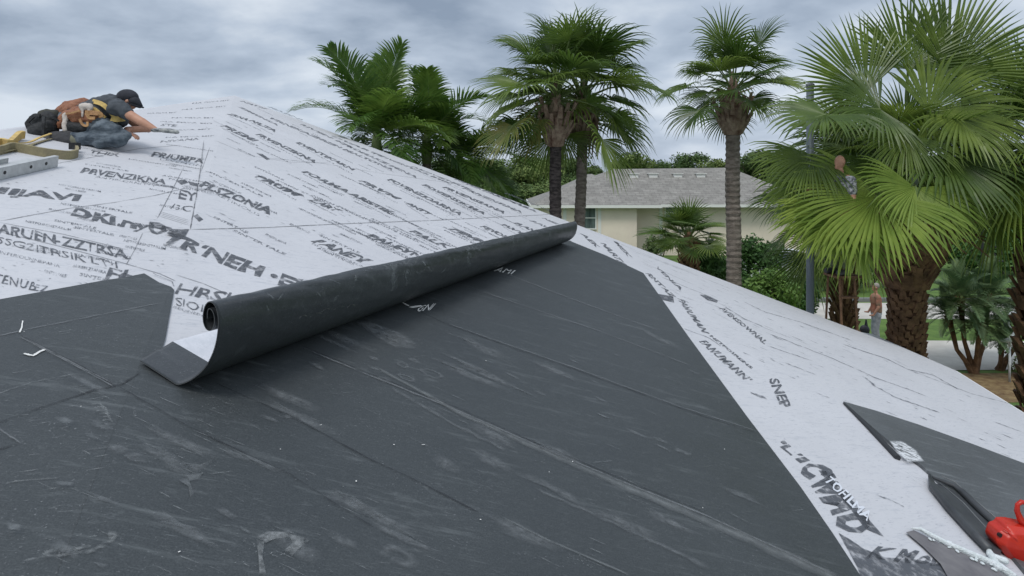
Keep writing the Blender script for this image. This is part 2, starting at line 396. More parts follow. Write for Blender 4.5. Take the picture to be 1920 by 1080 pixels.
L_("TENUB", (-14, 528), (66, 546), (5, -15), bold=.0)
L_("EZ", (62, 545), (88, 549), (5, -12), bold=.0, mi=2)
L_("FI", (196, 524), (232, 530), (10, -22), bold=.01)
L_("EY", (334, 372), (368, 378), (4, -16), bold=.03, mi=1)
L_("/3C'", (318, 392), (362, 398), (4, -10), bold=.0, mi=1)
L_("STE", (300, 236), (330, 238), (4, -4), mi=2)
L_("NIVANA", (300, 268), (372, 262), (4, -4), mi=2)
for k, (u0, v0, u1, v1) in enumerate([(322, 222, 402, 222), (300, 229, 400, 233), (340, 207, 424, 200), (360, 195, 430, 189), (290, 247, 396, 243), (310, 259, 400, 256), (276, 214, 330, 212)]):
    L_("NA PRVA MIT", (u0, v0), (u1, v1), (1.5, -2), mi=2, bold=.01)
patch(rf, [(331, 340), (346, 336), (353, 343), (340, 347)], PL, 1)
patch(rf, [(353, 340), (370, 344), (371, 351), (356, 347)], PL, 1)
patch(rf, [(280, 416), (300, 418), (316, 428), (304, 431), (286, 427)], PL, 1)
patch(rf, [(222, 516), (232, 512), (262, 522), (222, 524)], PL, 1)
rr_ = random.Random(5)
for _ in range(46):
    u = rr_.uniform(20, 360); v = rr_.uniform(262, 520)
    if v > 545 - u * .17 or v < 238 + (390 - u) * .12: continue
    l = rr_.uniform(30, 90); k = (v - 180) / 200; L_(rr_.choice(["NETFOIRENSTARLIM", "PRANTIVE MIRNA", "AVRIEN ZTANIKA", "SINTERTALE"]), (u, v), (u + l, v + l * (.12 + k * .06)), (1.2 * k, -3.2 * k), mi=2, bold=0.01)
for _ in range(120):
    u = rr_.uniform(390, 1030); vt = 182 + max(0, (u - 470)) * .4; v = rr_.uniform(vt + 10, 470)
    if v > 540 - (u - 400) * .2: continue
    l = rr_.uniform(30, 110) * min(1, (v - vt + 40) / 160); k = (v - vt + 25) / 200; D(rr_.choice(["NETFOIRENSTARLIM", "PRANTIVE MIRNA", "AVRIEN ZTANIKA", "SINTERTALE"]), (u, v), (u + l, v + l * .46), (2.6 * k, -2.0 * k), mi=2, bold=0.02)
# boxes and thin rules
for pts in ([(-5, 417), (120, 440), (243, 470)], [(-5, 434), (110, 462), (225, 492), (300, 514), (330, 528)]): ribbon(rf, pts, .006, PL, 3)
for dv in (0, 3, 6, 9): ribbon(rf, [(296, 396 + dv), (358, 415 + dv)], .005, PL, 3)
ribbon(rf, [(-5, 416), (130, 391), (215, 380), (290, 367), (352, 352)], .008, PL, 3, jit=.3)
ribbon(rf, [(90, 310), (190, 292), (262, 279), (340, 272)], .008, PL, 3, jit=.3)
ribbon(rf, [(345, 313), (318, 366), (294, 412)], .005, PL, 3)
ribbon(rf, [(268, 436), (252, 470), (236, 498)], .004, PL, 3, jit=.4)
ribbon(rf, [(394, 275), (377, 322)], .004, PL, 3, jit=.4)
ribbon(rf, [(300, 302), (376, 318)], .006, PL, 3)
ribbon(rf, [(382, 262), (376, 320), (362, 400), (357, 432)], .007, PD, 3, jit=.5)
ribbon(rf, [(268, 436), (357, 431)], .005, PL, 3)
# hip-side dark shapes on the D side
patch(rf, [(322, 430), (355, 430), (346, 446), (330, 446), (312, 438)], PD, 1)
patch(rf, [(362, 405), (370, 402), (381, 412), (373, 416)], PD, 1)
patch(rf, [(480, 287), (492, 289), (507, 299), (500, 300)], PD, 1)
D("TR'NEH ·E'", (300, 450), (556, 546), (22, -16), bold=.045)
D("HRSIC", (326, 550), (462, 574), (14, -17), bold=.02)
D("SIOIC", (328, 572), (400, 592), (4, -14), bold=.0)
D("ISOUINEEHN", (324, 575 + 3), (388, 597), (2, -4), mi=2, bold=0)
ribbon(rf, [(330, 516), (380, 532), (436, 556)], .006, PD, 3)
ribbon(rf, [(286, 512), (292, 516), (322, 528), (326, 538)], .006, PD, 3)
# lap lines across D
ribbon(rf, [(352, 431), (500, 427), (640, 420), (800, 414), (940, 407), (1038, 402)], .012, PD, 3, jit=.25)
ribbon(rf, [(500, 296), (600, 306), (720, 326), (820, 340), (905, 350)], .010, PD, 3, jit=.3)
ribbon(rf, [(400, 262), (470, 292), (540, 304), (620, 306)], .008, PD, 3, jit=.3)
D("PLSZONIA", (372, 348), (505, 402), (14, -8), bold=.035)
D("PARETINOLIS", (384, 356), (486, 406), (3, -3), mi=2, bold=0)
for u0, v0, u1, v1, s, h in [
    (476, 331, 560, 371, "PRUM", 9), (575, 374, 636, 400, "ZARY", 8), (564, 322, 650, 362, "FORMA", 7), (652, 363, 736, 404, "ARISTIK", 7),
    (672, 339, 750, 377, "PRVM", 6), (758, 381, 808, 406, "ANTY", 6), (725, 337, 862, 404, "FOVENZIOARNA", 6), (791, 347, 906, 402, "POVENSIKMA", 5),
    (828, 351, 945, 401, "PRVENSIANA", 5), (865, 353, 978, 400, "PRIVENRMA", 4), (905, 357, 1004, 398, "PRVENARA", 4),
    (945, 362, 1030, 396, "NOVEANA", 3),
    (582, 452, 690, 498, "PANEY", 13), (684, 442, 795, 489, "PALEYN", 10), (765, 434, 842, 468, "PALK", 8), (842, 429, 914, 461, "FEVK", 7),
    (899, 425, 955, 450, "FEVOK", 6), (938, 421, 990, 445, "PLVYA", 5), (962, 418, 1012, 440, "PLANA", 5), (992, 414, 1036, 432, "PAVI", 4), (1015, 409, 1046, 422, "NEI", 3),
    (478, 252, 590, 306, "FRVENZIKNA", 6), (412, 236, 480, 268, "PREMI", 7), (466, 226, 516, 248, "NUTA", 5), (425, 214, 462, 226, "ZRNA", 5),
    (555, 268, 665, 322, "EVENTIKARN", 5), (590, 258, 735, 320, "FRZIN MALTONA", 4), (505, 222, 600, 262, "VRNIKAZ", 4), (640, 270, 780, 334, "PROMAKZ MINA", 4),
    (700, 288, 850, 348, "FOVENTAR MIK", 3), (770, 312, 890, 360, "NOVENSIK", 3), (560, 232, 660, 278, "RIVEN KA", 3), (500, 200, 570, 228, "MARNI", 3),
    (450, 190, 500, 206, "NATIV", 3), (850, 336, 990, 392, "NIVERTAKZA M", 3), (445, 200, 520, 236, "ZIMENSA", 3), (620, 255, 720, 296, "OVARTI", 3)]:
    h *= .74; up = (h * 1.25, -h * .72)
    D(s, (u0, v0), (u1, v1), up, bold=.045, mi=1 if h > 3.2 else 2, shear=.3)
    dx, dy = u1 - u0, v1 - v0
    if h > 3: D("NETFOIRENSTARLIM", (u0 + 6 - h * .4, v0 + 4 + h * .2), (u1 - 4 - h * .4, v1 + 4 + h * .2), (h * .35, -h * .22), bold=.0, mi=2)
for u0, v0, s in [(510, 448, ''), (590, 400, ''), (515, 380, '')]: pass
for _ in range(230):   # small flecks of print and grime, all inside the sheathing
    u = random.uniform(380, 1040); v0 = 182 + max(0, (u - 470)) * .4; v = random.uniform(v0 + 8, 440)
    l = random.uniform(4, 16) * (v - v0 + 30) / 200
    ribbon(rf, [(u, v), (u + l, v + l * .46)], random.uniform(.006, .022), PD, 2, jit=.6, sub=2)
for _ in range(150):
    u = random.uniform(0, 380); v = random.uniform(285, 540)
    if v > 560 - u * .18 or v < 240 + (380 - u) * .1: continue
    l = random.uniform(3, 13); ribbon(rf, [(u, v), (u + l, v + l * .2)], random.uniform(.004, .013), PL, 2, jit=.6, sub=2)
# right-hand white field
for u0, v0, u1, v1, s, up in [
    (1270, 560, 1316, 622, "PANUMAN", (12, 3)), (1310, 640, 1398, 716, "FANUMANN'", (14, -2)), (1330, 630, 1408, 692, "NETFOIRENS", (5, -1)),
    (1442, 712, 1466, 766, "SNEP", (17, -2)), (1348, 578, 1434, 646, "AVENSIOWNAL", (8, -2)),
    (1088, 438, 1118, 464, "AEK", (10, 2)), (1124, 454, 1168, 500, "NARTA", (12, 3)), (1150, 452, 1178, 482, "MEK", (8, 2)),
    (1210, 512, 1262, 560, "RNTAZ", (8, 0)), (1228, 500, 1276, 545, "VENIA", (6, 0))]:
    D(s, (u0, v0), (u1, v1), up, bold=.03, mi=1)
patch(rf, [(1226, 550), (1262, 556), (1264, 568), (1240, 562)], PD, 1)
patch(rf, [(1312, 553), (1322, 553), (1346, 564), (1344, 568), (1326, 563)], PD, 1)
D("CWMO", (1500, 873), (1592, 1004), (46, -6), bold=.075)
D("'L'I", (1452, 830), (1500, 868), (18, -4), bold=.03)
patch(rf, [(1534, 882), (1548, 884), (1588, 928), (1628, 974), (1658, 1008), (1622, 992), (1600, 962), (1566, 920)], PD, 1)
D("TOFILMA", (1544, 902), (1626, 980), (13, -9), bold=.02, mi=4, lift=.005)
patch(rf, [(1572, 1000), (1590, 1010), (1620, 1030), (1660, 1046), (1720, 1050), (1780, 1064), (1830, 1100), (1620, 1100), (1606, 1062)], PD, 1)
D("K Mou", (1622, 1046), (1762, 1062), (24, -22), bold=.04)
# long dark lines running down the slope
for pts, w_ in [([(1580, 646), (1660, 672), (1700, 692), (1750, 704), (1800, 732)], .02), ([(1394, 566), (1436, 586), (1500, 604), (1600, 640)], .02),
    ([(1434, 623), (1560, 672), (1640, 708), (1740, 744)], .018), ([(1622, 708), (1640, 724), (1680, 746), (1720, 760), (1762, 774)], .022),
    ([(1358, 575), (1392, 596), (1432, 614)], .02), ([(1470, 680), (1532, 704)], .016), ([(1436, 648), (1526, 678)], .016), ([(1700, 692), (1820, 738), (1918, 764)], .01),
    ([(1860, 790), (1920, 812)], .014), ([(1240, 520), (1330, 556), (1352, 566)], .01), ([(1184, 470), (1290, 510), (1380, 546)], .008), ([(1406, 736), (1438, 748)], .022),
    ([(1724, 782), (1738, 788)], .02), ([(1646, 930), (1670, 938), (1696, 952)], .008), ([(1280, 616), (1330, 634), (1352, 650)], .010),
    ([(1328, 568), (1440, 618), (1520, 648)], .007), ([(1200, 490), (1300, 534)], .008), ([(1150, 452), (1230, 486), (1300, 512)], .006)]:
    ribbon(rf, pts, w_ * 1.7, PD, 2, jit=.45, sub=8)
for _ in range(240):
    u = random.uniform(1100, 1880); vt = 455 + (u - 1150) * .365; v = vt + random.uniform(8, 150) * (u - 1000) / 500
    if u < 1210 + (v - 515) * .70 + 8 or v > 1060: continue
    l = random.uniform(5, 26); ribbon(rf, [(u, v), (u + l, v + l * .42)], random.uniform(.005, .018), PD, 2, jit=.6, sub=3)
roof = rf.build('roof', [deck, ink, inkf, seam, mat('sheathing_plain', (.60, .625, .675))], house)

# walls, fascia below the roof
wl = MB()
stucco = mat('stucco', (0.50, 0.46, 0.38), (0.58, 0.54, 0.45), 3, .9, bump=.3)
wl.box((-13, -3.2, GZ), (1.6, 16, -3.0)); wl.box((1.6, -1, GZ), (4.0, 10, -3.2)); wl.build('wall', stucco, house)
fa = MB(); fw = mat('fascia_paint', (.7, .7, .7), None, rough=.5)
def fascia(a, b_, h=.16, t=.03):
    a = Vector(a); b_ = Vector(b_); d = (b_ - a); n_ = Vector((d.y, -d.x, 0)).normalized() * t
    lo = Vector((0, 0, -h)); dz = Vector((0, 0, -.012))
    A = [a + dz, b_ + dz, b_ + lo, a + lo]; fa.add(A + [p + n_ for p in A], [(0, 1, 2, 3), (7, 6, 5, 4), (0, 4, 5, 1), (1, 5, 6, 2), (2, 6, 7, 3), (3, 7, 4, 0)])
fascia(E4, E3); fascia(E3, E2); fascia(E2, Vector((6.2, 11, -2.7))); fascia(Vector((6.2, 11, -2.7)), BK)
fa.build('fascia', fw, house)

# ---- dark membrane sheets
mem = membrane_mat('dark_membrane', rot=(0, 0, R(-8)))
dust = decal_mat('chalky_dust', (0.19, 0.205, 0.215), .50, .20, 28, .60, fade=True)
dust2 = decal_mat('dust_scuff', (0.26, 0.275, 0.28), .52, .14, 40, .7, fade=True)
sdark = decal_mat('seam_dark_gap', (0.022, 0.025, 0.03), .44, .16, 5, .9, fade=True); sblack = mat('fold_shade_rubber', (.03, .033, .037), rough=.7)  # dark seam lines; black rubber with the fold's shade in its colour
sgrey = decal_mat('seam_edge', (0.18, 0.19, 0.20), .42, .1, 20, .75, fade=True)
chip = mat('white_chips', (.7, .7, .68))
def slab(mb, pts, P, thick, mi=0, fold=()):
    n = nrm(P); nf = (nrm(PD) + nrm(PL)).normalized(); top = [p + (nf if i in fold else n) * thick for i, p in enumerate(pts)]; bot = [p + n * .0005 for p in pts]; k = len(pts)
    mb.add(top, tessellate_polygon([top]), mi)
    mb.add(top + bot, [(i, (i + 1) % k, (i + 1) % k + k, i + k) for i in range(k) if not (i in fold and (i + 1) % k in fold)], mi)
T = .008
ds = MB()
h0 = hip_at(-3.8)
polyD = [HIP, onp(326, 546, PD), onp(309, 640, PD), onp(299, 669, PD), onp(350, 690, PD), onp(1068, 452, PD), onp(1074, 455, PD), onp(1136, 480, PD), onp(1206, 513, PD), onp(1290, 632, PD), onp(1400, 783, PD), onp(1500, 915, PD), onp(1560, 1002, PD), onp(1612, 1082, PD), pz(1.0, .2, PD), pz(.9, -3.8, PD), h0]
slab(ds, polyD, PD, T, 0, (0, len(polyD) - 1))
TL = T + .004
def Rb(pts, w_, mi, jit=.3, lift=TL, P=PD, sub=8): ribbon(ds, pts, w_, P, mi, lift, jit, sub)
# course laps
Rb([(216, 727), (350, 803), (407, 831), (540, 893), (620, 945), (700, 995)], .006, 1)
Rb([(40, 636), (216, 727)], .005, 3, P=PD)
Rb([(395, 719), (545, 785), (693, 866), (780, 906), (900, 968)], .006, 1)
Rb([(560, 650), (690, 703), (860, 770), (1000, 832), (1160, 900), (1330, 968)], .006, 1)
Rb([(560, 653), (690, 707), (860, 775), (1000, 837), (1160, 905), (1330, 974), (1580, 1090)], .012, 3)
Rb([(760, 575), (840, 612), (960, 655), (1080, 697), (1272, 768), (1420, 816)], .010, 1, .5)
Rb([(840, 610), (960, 652), (1080, 694), (1272, 765), (1420, 812)], .010, 3)
Rb([(860, 535), (980, 575), (1120, 622), (1300, 690)], .010, 3, .6)
Rb([(870, 490), (960, 520), (1080, 566), (1240, 624)], .012, 3, .7)
# chalky drag bands
Rb([(700, 690), (860, 778), (1000, 842), (1180, 920), (1380, 1006), (1580, 1096)], (.02, .075), 6, .15)
Rb([(1000, 920), (1150, 985), (1330, 1070)], (.015, .03), 2, .3)
Rb([(940, 975), (1030, 1020), (1180, 1084)], .010, 6, .2)
Rb([(730, 730), (850, 800), (950, 850)], .02, 2, .4)
Rb([(270, 690), (330, 720)], .004, 3)
stain(ds, [onp(u, v, PD, TL) for u, v in ((660, 606), (690, 604), (760, 630), (784, 650), (778, 660), (740, 658), (700, 634))], 2, .75)
for c, rx, ry, wd in [((700, 676), .028, .016, .03), ((754, 688), .03, .022, .012), ((776, 680), .03, .018, .03), ((718, 716), .03, .02, .03), ((700, 694), .03, .012, .03),
    ((808, 704), .05, .035, .012), ((760, 712), .04, .02, .012), ((735, 640), .04, .02, .05), ((118, 793), .024, .014, .03), ((172, 824), .02, .008, .03),
    ((219, 847), .028, .017, .03), ((254, 864), .03, .018, .03), ((248, 865), .02, .01, .01), ((190, 802), .03, .018, .03),
    ((538, 786), .014, .01, .02), ((505, 790), .03, .01, .03), ((440, 858), .045, .012, .05), ((330, 886), .04, .012, .05), ((745, 1048), .05, .03, .03),
    ((1010, 740), .03, .012, .03), ((1075, 680), .03, .01, .03), ((1072, 672), .025, .008, .03), ((1125, 752), .03, .012, .03), ((1190, 815), .05, .014, .05), ((1235, 828), .03, .012, .02),
    ((1240, 842), .03, .01, .03), ((1300, 700), .04, .01, .05), ((1154, 668), .02, .008, .05), ((1200, 682), .02, .008, .05), ((1246, 696), .02, .008, .05), ((960, 708), .04, .01, .05)]:
    ring(ds, c, rx * 1.2, ry * 1.2, wd * 1.2, PD, 2, lift=TL)
# swirl, arrow-like scrape and smears close to the camera
Rb([(40, 1060), (80, 1050), (120, 1048), (170, 1040), (205, 1022), (214, 1010), (200, 1006)], (.006, .018), 4, .25)
Rb([(78, 1048), (95, 1040), (140, 1036), (170, 1030)], .012, 4, .3)
for q_ in ([(476, 1014), (500, 1002), (540, 1004), (546, 1014), (514, 1018), (494, 1026)], [(536, 1004), (582, 1018), (560, 1036), (546, 1050), (530, 1040), (546, 1024)], [(478, 1018), (494, 1020), (490, 1050), (498, 1086), (484, 1086), (482, 1050)]):
    stain(ds, [onp(u, v, PD, TL + .001) for u, v in q_], 4, .8)
for pts in [[(272, 966), (300, 960), (340, 988), (382, 1000), (372, 1010), (330, 994), (290, 986)], [(396, 956), (420, 958), (446, 976), (436, 982), (410, 970)], [(332, 872), (366, 896), (402, 870), (398, 866), (368, 884)],
    [(148, 922), (200, 940), (226, 952), (220, 954), (180, 944)], [(100, 908), (140, 910), (134, 918), (104, 916)], [(446, 990), (470, 1004), (466, 1008), (446, 998)],
    [(684, 976), (700, 984), (760, 1010), (800, 1030), (830, 1042), (820, 1046), (760, 1026), (700, 996)], [(1262, 840), (1300, 856), (1290, 860), (1262, 848)], [(1110, 774), (1150, 790), (1130, 786)],
    [(505, 990), (540, 1000), (560, 1010), (530, 1004)], [(170, 1060), (204, 1066), (190, 1074)], [(10, 985), (40, 990), (36, 1004), (12, 1000)], [(340, 895), (380, 892), (372, 906), (350, 910)],
    [(330, 904), (350, 900), (364, 930), (356, 944), (360, 918)]]:
    stain(ds, [onp(u, v, PD, TL) for u, v in pts], 2)
for _ in range(34):
    u = random.uniform(100, 1400); v = random.uniform(560, 1070)
    if u > 1150 + (v - 515) * .7 or (v < 760 - u * .23): continue
    a_ = random.uniform(20, 90); b_ = random.uniform(4, 14) * (v / 800); sl = .44
    stain(ds, [onp(u + a_ * math.cos(R(k)) * random.uniform(.7, 1.2), v + a_ * math.cos(R(k)) * sl + b_ * math.sin(R(k)) * random.uniform(.7, 1.3), PD, TL) for k in range(0, 360, 40)], 2, .4)
for k in range(6): Rb([(170 + k * 4, 764 + k * 6), (184 + k * 4, 762 + k * 6), (200 + k * 2, 772 + k * 5)], .006, 4, .4)
for k in range(4): Rb([(246 + k, 772 + k * 4), (252 + k * 1, 773 + k * 4)], .005, 4, .4)
# fine scratches, specks and white chips
for _ in range(260):
    u = random.uniform(60, 1500); v = random.uniform(520, 1075)
    if v < 720 - u * .23 + 40 or u > 1180 + (v - 515) * .7: continue
    l = random.uniform(6, 60); a = random.choice([.46, .45, .4, .5, .44, -.1]); w_ = random.uniform(.0015, .004)
    Rb([(u, v), (u + l, v + l * a)], w_, 4, .4, sub=4)
clumps = [(random.uniform(80, 1400), random.uniform(600, 1060), random.uniform(20, 90)) for _ in range(34)]
for _ in range(1500):
    cu_, cv_, cr_ = random.choice(clumps); gx = random.gauss(0, 1) * cr_; u = cu_ + gx; v = cv_ + gx * .42 + random.gauss(0, .22) * cr_
    if v > 1085 or u < 5: continue
    if v < 740 - u * .25 or u > 1190 + (v - 515) * .69 or (u < 420 and v < 720): continue
    C = onp(u, v, PD, TL); r_ = random.uniform(.0008, .0030); ds.add([C + Vector((r_ * math.cos(a), r_ * math.sin(a), 0)) for a in (0, 1.3, 2.5, 3.9, 5.1)], [(0, 1, 2, 3, 4)], random.choice([4, 4, 4, 2]))
for u, v in [(44, 627), (666, 908), (792, 839), (737, 839), (1028, 890), (1316, 957), (600, 802), (334, 1042), (1357, 846), (910, 680), (524, 848), (1072, 870), (150, 768), (899, 980)]:
    C = onp(u, v, PD, TL + .001); a = random.uniform(0, 3); l = random.uniform(.002, .006); dx = Vector((math.cos(a), math.sin(a), 0)) * l; dy = Vector((-math.sin(a), math.cos(a), 0)) * .002
    ds.add([C - dx - dy, C + dx - dy, C + dx + dy, C - dx + dy], [(0, 1, 2, 3)], 5)
letters(ds, "LI", PD, (744, 564), (770, 582), (22, -4), mi=5, lift=TL, bold=.0)
letters(ds, "GNI", PD, (778, 588), (806, 584), (12, -13), mi=5, lift=TL, bold=.0)
letters(ds, "AMI", PD, (925, 510), (958, 516), (10, -7), mi=5, lift=TL, bold=.0)
main_sheet = ds.build('membrane_sheet', [mem, sdark, dust, sgrey, dust2, chip, decal_mat('drag_band_chalk', (.20, .215, .22), .40, .2, 12, .62, fade=True)], house)
# the sheet on the left slope
ls = MB()
mem2 = mem
polyL = [onp(-60, 577, PL), onp(0, 564, PL), onp(120, 542, PL), onp(190, 529, PL), onp(236, 522, PL), onp(270, 515, PL), onp(298, 532, PL), HIP, h0, Vector((-6, -3.8, PL[0] * -6 + PL[1] * -3.8 + PL[2]))]
slab(ls, polyL, PL, T, 0, (7, 8))
def RL(pts, w_, mi, jit=.3, sub=8): ribbon(ls, pts, w_, PL, mi, TL, jit, sub)
RL([(-10, 636), (60, 620), (150, 602), (230, 586), (300, 572)], .006, 3, .5)
RL([(-10, 800), (80, 768), (170, 738), (226, 726), (262, 704)], .007, 1, .3)
RL([(-10, 850), (36, 838)], .007, 1, .3); RL([(-10, 805), (40, 838)], .006, 3)
RL([(36, 632), (80, 655), (150, 690), (216, 727)], .007, 1, .3); RL([(33, 634), (78, 658), (148, 694), (214, 731)], .006, 3, .3)
RL([(-10, 916), (40, 908), (110, 902)], .006, 4); RL([(44, 668), (62, 672), (74, 664), (84, 660)], .008, 5, .2)
RL([(-10, 745), (60, 722), (140, 706)], .006, 4, .5); RL([(42, 606), (40, 620), (36, 628)], .004, 5, .3)
for _ in range(120):
    u = random.uniform(0, 300); v = random.uniform(560, 1060)
    if u > 320 - (v - 540) * .34 - 8 or v < 566 - u * .18 + 6: continue
    l = random.uniform(5, 46); RL([(u, v), (min(u + l, 318 - (v - 540) * .34), v - l * .16)], random.uniform(.0015, .004), 4, .5, 4)
for _ in range(160):
    u = random.uniform(0, 300); v = random.uniform(560, 1070)
    if u > 320 - (v - 540) * .34 - 8 or v < 566 - u * .18 + 4: continue
    C = onp(u, v, PL, TL); r_ = random.uniform(.0012, .003); ls.add([C + Vector((r_ * math.cos(a), r_ * math.sin(a), 0)) for a in (0, 1.3, 2.5, 3.9, 5.1)], [(0, 1, 2, 3, 4)], 4)
left_sheet = ls.build('membrane_sheet', [mem2, sdark, dust, sgrey, dust2, chip], house)

# ================================================================== ROLL
roll_prof = [(262, 705), (290, 716), (318, 723), (345, 719), (368, 706), (386, 688), (398, 666), (405, 645), (409, 622), (410, 600), (407, 581), (401, 569), (392, 565), (384, 573), (380, 590), (381, 606), (387, 618), (396, 620), (402, 608), (402, 592), (397, 580), (391, 578), (388, 586), (388, 598)]
AX = ray(1392, 332).normalized(); G0 = onp(318, 722, PD, .012)
def onend(u, v): r = ray(u, v); return r * (G0.dot(AX) / r.dot(AX))
ctrl = [onend(*p) for p in roll_prof]
def catmull(P, n):
    o = []
    for i in range(len(P) - 1):
        a = P[max(i - 1, 0)]; b_ = P[i]; c = P[i + 1]; d = P[min(i + 2, len(P) - 1)]
        for k in range(n):
            t = k / n; o.append(.5 * ((2 * b_) + (c - a) * t + (2 * a - 5 * b_ + 4 * c - d) * t * t + (3 * b_ - a - 3 * c + d) * t ** 3))
    o.append(P[-1]); return o
prof = catmull(ctrl, 5)
y0 = G0.y; LEN = (y0 * 3.18 - y0) / AX.y
rm = MB(); NS = 150; n_p = len(prof)
inv_o = []
cen = sum((c for c in ctrl[10:17]), Vector()) / 7
nD = nrm(PD)
def lift_on_deck(p):
    z = PD[0] * p.x + PD[1] * p.y + PD[2]; zl = PL[0] * p.x + PL[1] * p.y + PL[2]
    return min(z, zl)
P1 = onp(262, 703, PD); P2 = onp(322, 661, PD); acr = (nD.cross(AX)).normalized()
if acr.x < 0: acr = -acr
al_, be_ = (P2 - P1).dot(AX), (P2 - P1).dot(acr)
arc = [0.0]
for i in range(1, n_p): arc.append(arc[-1] + (prof[i] - prof[i - 1]).length)
def prof_at(s_):
    for i in range(1, n_p):
        if arc[i] >= s_: f = (s_ - arc[i - 1]) / max(1e-6, arc[i] - arc[i - 1]); return prof[i - 1].lerp(prof[i], f)
    return prof[-1]
t1 = al_ / LEN; J1 = 14; be_ = min(be_, arc[25])
grid = []
for j in range(NS + 1):
    t = t1 * j / J1 if j <= J1 else t1 + (1 - t1) * ((j - J1) / (NS - J1)) ** 1.3
    row = []; sh_ = be_ * min(1, t / t1) * .9
    for i in range(n_p):
        s0 = arc[i]; i1 = 34
        if i < i1: s0 = sh_ + (arc[i1] - sh_) * arc[i] / arc[i1]
        q = prof_at(s0) + AX * LEN * t
        s_ = .004 * noise.noise(Vector((t * 9, 2.0, 0))) + .003 * noise.noise(Vector((t * 26, 5, 0)))
        crk = .004 * noise.noise(Vector((t * 60 + i * .15, i * .12, 3))) + .002 * noise.noise(Vector((t * 20 + i * .3, i * .07, 9)))
        if i > 20:
            d = (q - (cen + AX * LEN * t)); k_ = min(1, (i - 20) / 8) * min(1, t * 40); q = q + (d * (s_ / max(d.length, .03)) + d.normalized() * crk) * k_
            q = q + Vector((.35, 0, -.2)) * .012 * math.sin(t * math.pi) * min(1, (i - 20) / 8)
        gq = G0 + AX * LEN * t; q = gq + (q - gq) * (1 - .22 * t)
        zz = lift_on_deck(q) + T + .008 + .012 * (1 - min(1, i / 12.0)) * (1 if t < .02 else .5)
        if q.z < zz: q.z = zz
        row.append(q)
    grid.append(row)
# a thick sheet: outer and inner skins
def skin_off(j, i):
    a = grid[max(j - 1, 0)][i]; b_ = grid[min(j + 1, NS)][i]; c = grid[j][max(i - 1, 0)]; d = grid[j][min(i + 1, n_p - 1)]
    n_ = (b_ - a).cross(d - c); return n_.normalized() if n_.length else nD
TH = .0035
outer = [[grid[j][i] for i in range(n_p)] for j in range(NS + 1)]
inner = [[grid[j][i] - skin_off(j, i) * TH for i in range(n_p)] for j in range(NS + 1)]
# make sure 'inner' is the side facing up at the lip
if (inner[0][3].z < outer[0][3].z): inner = [[grid[j][i] + skin_off(j, i) * TH for i in range(n_p)] for j in range(NS + 1)]
def inside(u, v, poly):
    c = False
    for k in range(len(poly)):
        x1, y1 = poly[k]; x2, y2 = poly[k - 1]
        if (y1 > v) != (y2 > v) and u < (x2 - x1) * (v - y1) / (y2 - y1) + x1: c = not c
    return c
lipq = [(255, 712), (322, 661), (369, 683), (352, 730)]
va = [p for r_ in outer for p in r_]; vb = [p for r_ in inner for p in r_]
fo = []; mo = []
for j in range(NS):
    for i in range(n_p - 1):
        a = j * n_p + i; fo.append((a, a + 1, a + 1 + n_p, a + n_p)); mo.append(0)
nv = len(va)
for j in range(NS):
    for i in range(n_p - 1):
        a = j * n_p + i + nv; fo.append((a + n_p, a + 1 + n_p, a + 1, a))
        c = (inner[j][i] + inner[j + 1][i + 1]) / 2; u = 960 + FP * c.x / c.y; v = HZ - FP * c.z / c.y
        mo.append(0 if ((j < J1 and i < 24 ) or i > 50) else 1)
for j, jj in ((0, 0), (NS, NS)):
    for i in range(n_p - 1): a = jj * n_p + i; fo.append((a, a + 1, a + 1 + nv, a + nv)); mo.append(2)
for i in (0, n_p - 1):
    for j in range(NS): a = j * n_p + i; fo.append((a, a + n_p, a + n_p + nv, a + nv)); mo.append(2)
rm.v = [tuple(p) for p in va + vb]; rm.f = fo; rm.m = mo
rollmat = membrane_mat('roll_membrane', base=(0.034, 0.038, 0.042), dustc=(.15, .16, .17), rot=(0, R(0), R(-70)), amt=.4, rough=.42)
roll_t = thing('membrane_roll', 'long black roll of roofing membrane with a curled open end, lying across the roof', 'roll', tuple(G0))
white_side = mat('roll_reverse_side', (0.62, 0.63, 0.67), (0.52, 0.54, 0.58), 9, .6, 6, bump=.2)
# core windings seen in the far end plus dust marks
cw = MB(); c0 = sum((grid[60][i] for i in range(50, n_p)), Vector()) / (n_p - 50); fc = sum((grid[NS][i] for i in range(50, n_p)), Vector()) / (n_p - 50)
cw.tube([grid[8][80] * .5 + grid[8][95] * .5 + AX * .05, c0, fc], .018, 14)
cw.build('inner_winding', rollmat, roll_t, True)
# chalk scuffs and paper shreds stuck to the roll's outer face
du = MB()
def on_roll(j, i, off=.002):
    jj = int(j); f = j - jj; ii = int(i); g_ = i - ii; p = grid[jj][ii].lerp(grid[min(jj + 1, NS)][ii], f).lerp(grid[jj][ii + 1].lerp(grid[min(jj + 1, NS)][ii + 1], f), g_)
    c = sum((grid[jj][x] for x in range(46, 72, 3)), Vector()) / 9; d = p - c; d -= AX * d.dot(AX); return p + d.normalized() * off
for jc, ic, n_ in ((52, 50, 10), (56, 46, 9), (78, 48, 7), (84, 50, 8), (100, 50, 7), (112, 49, 6), (38, 44, 5), (20, 46, 4), (66, 42, 5), (125, 50, 6)):
    for _ in range(n_):
        j0 = jc + random.uniform(-6, 6); i0 = ic + random.uniform(-6, 5); dj = random.uniform(-3, 3); di = random.uniform(2, 7); w_ = random.uniform(.08, .35); vs = []
        for k in range(7):
            f = k / 6; vs += [on_roll(max(1, j0 + dj * f - w_), min(56, i0 + di * f)), on_roll(max(1, j0 + dj * f + w_), min(56, i0 + di * f))]
        rm.add(vs, [(2 * a, 2 * a + 1, 2 * a + 3, 2 * a + 2) for a in range(6)], 3)
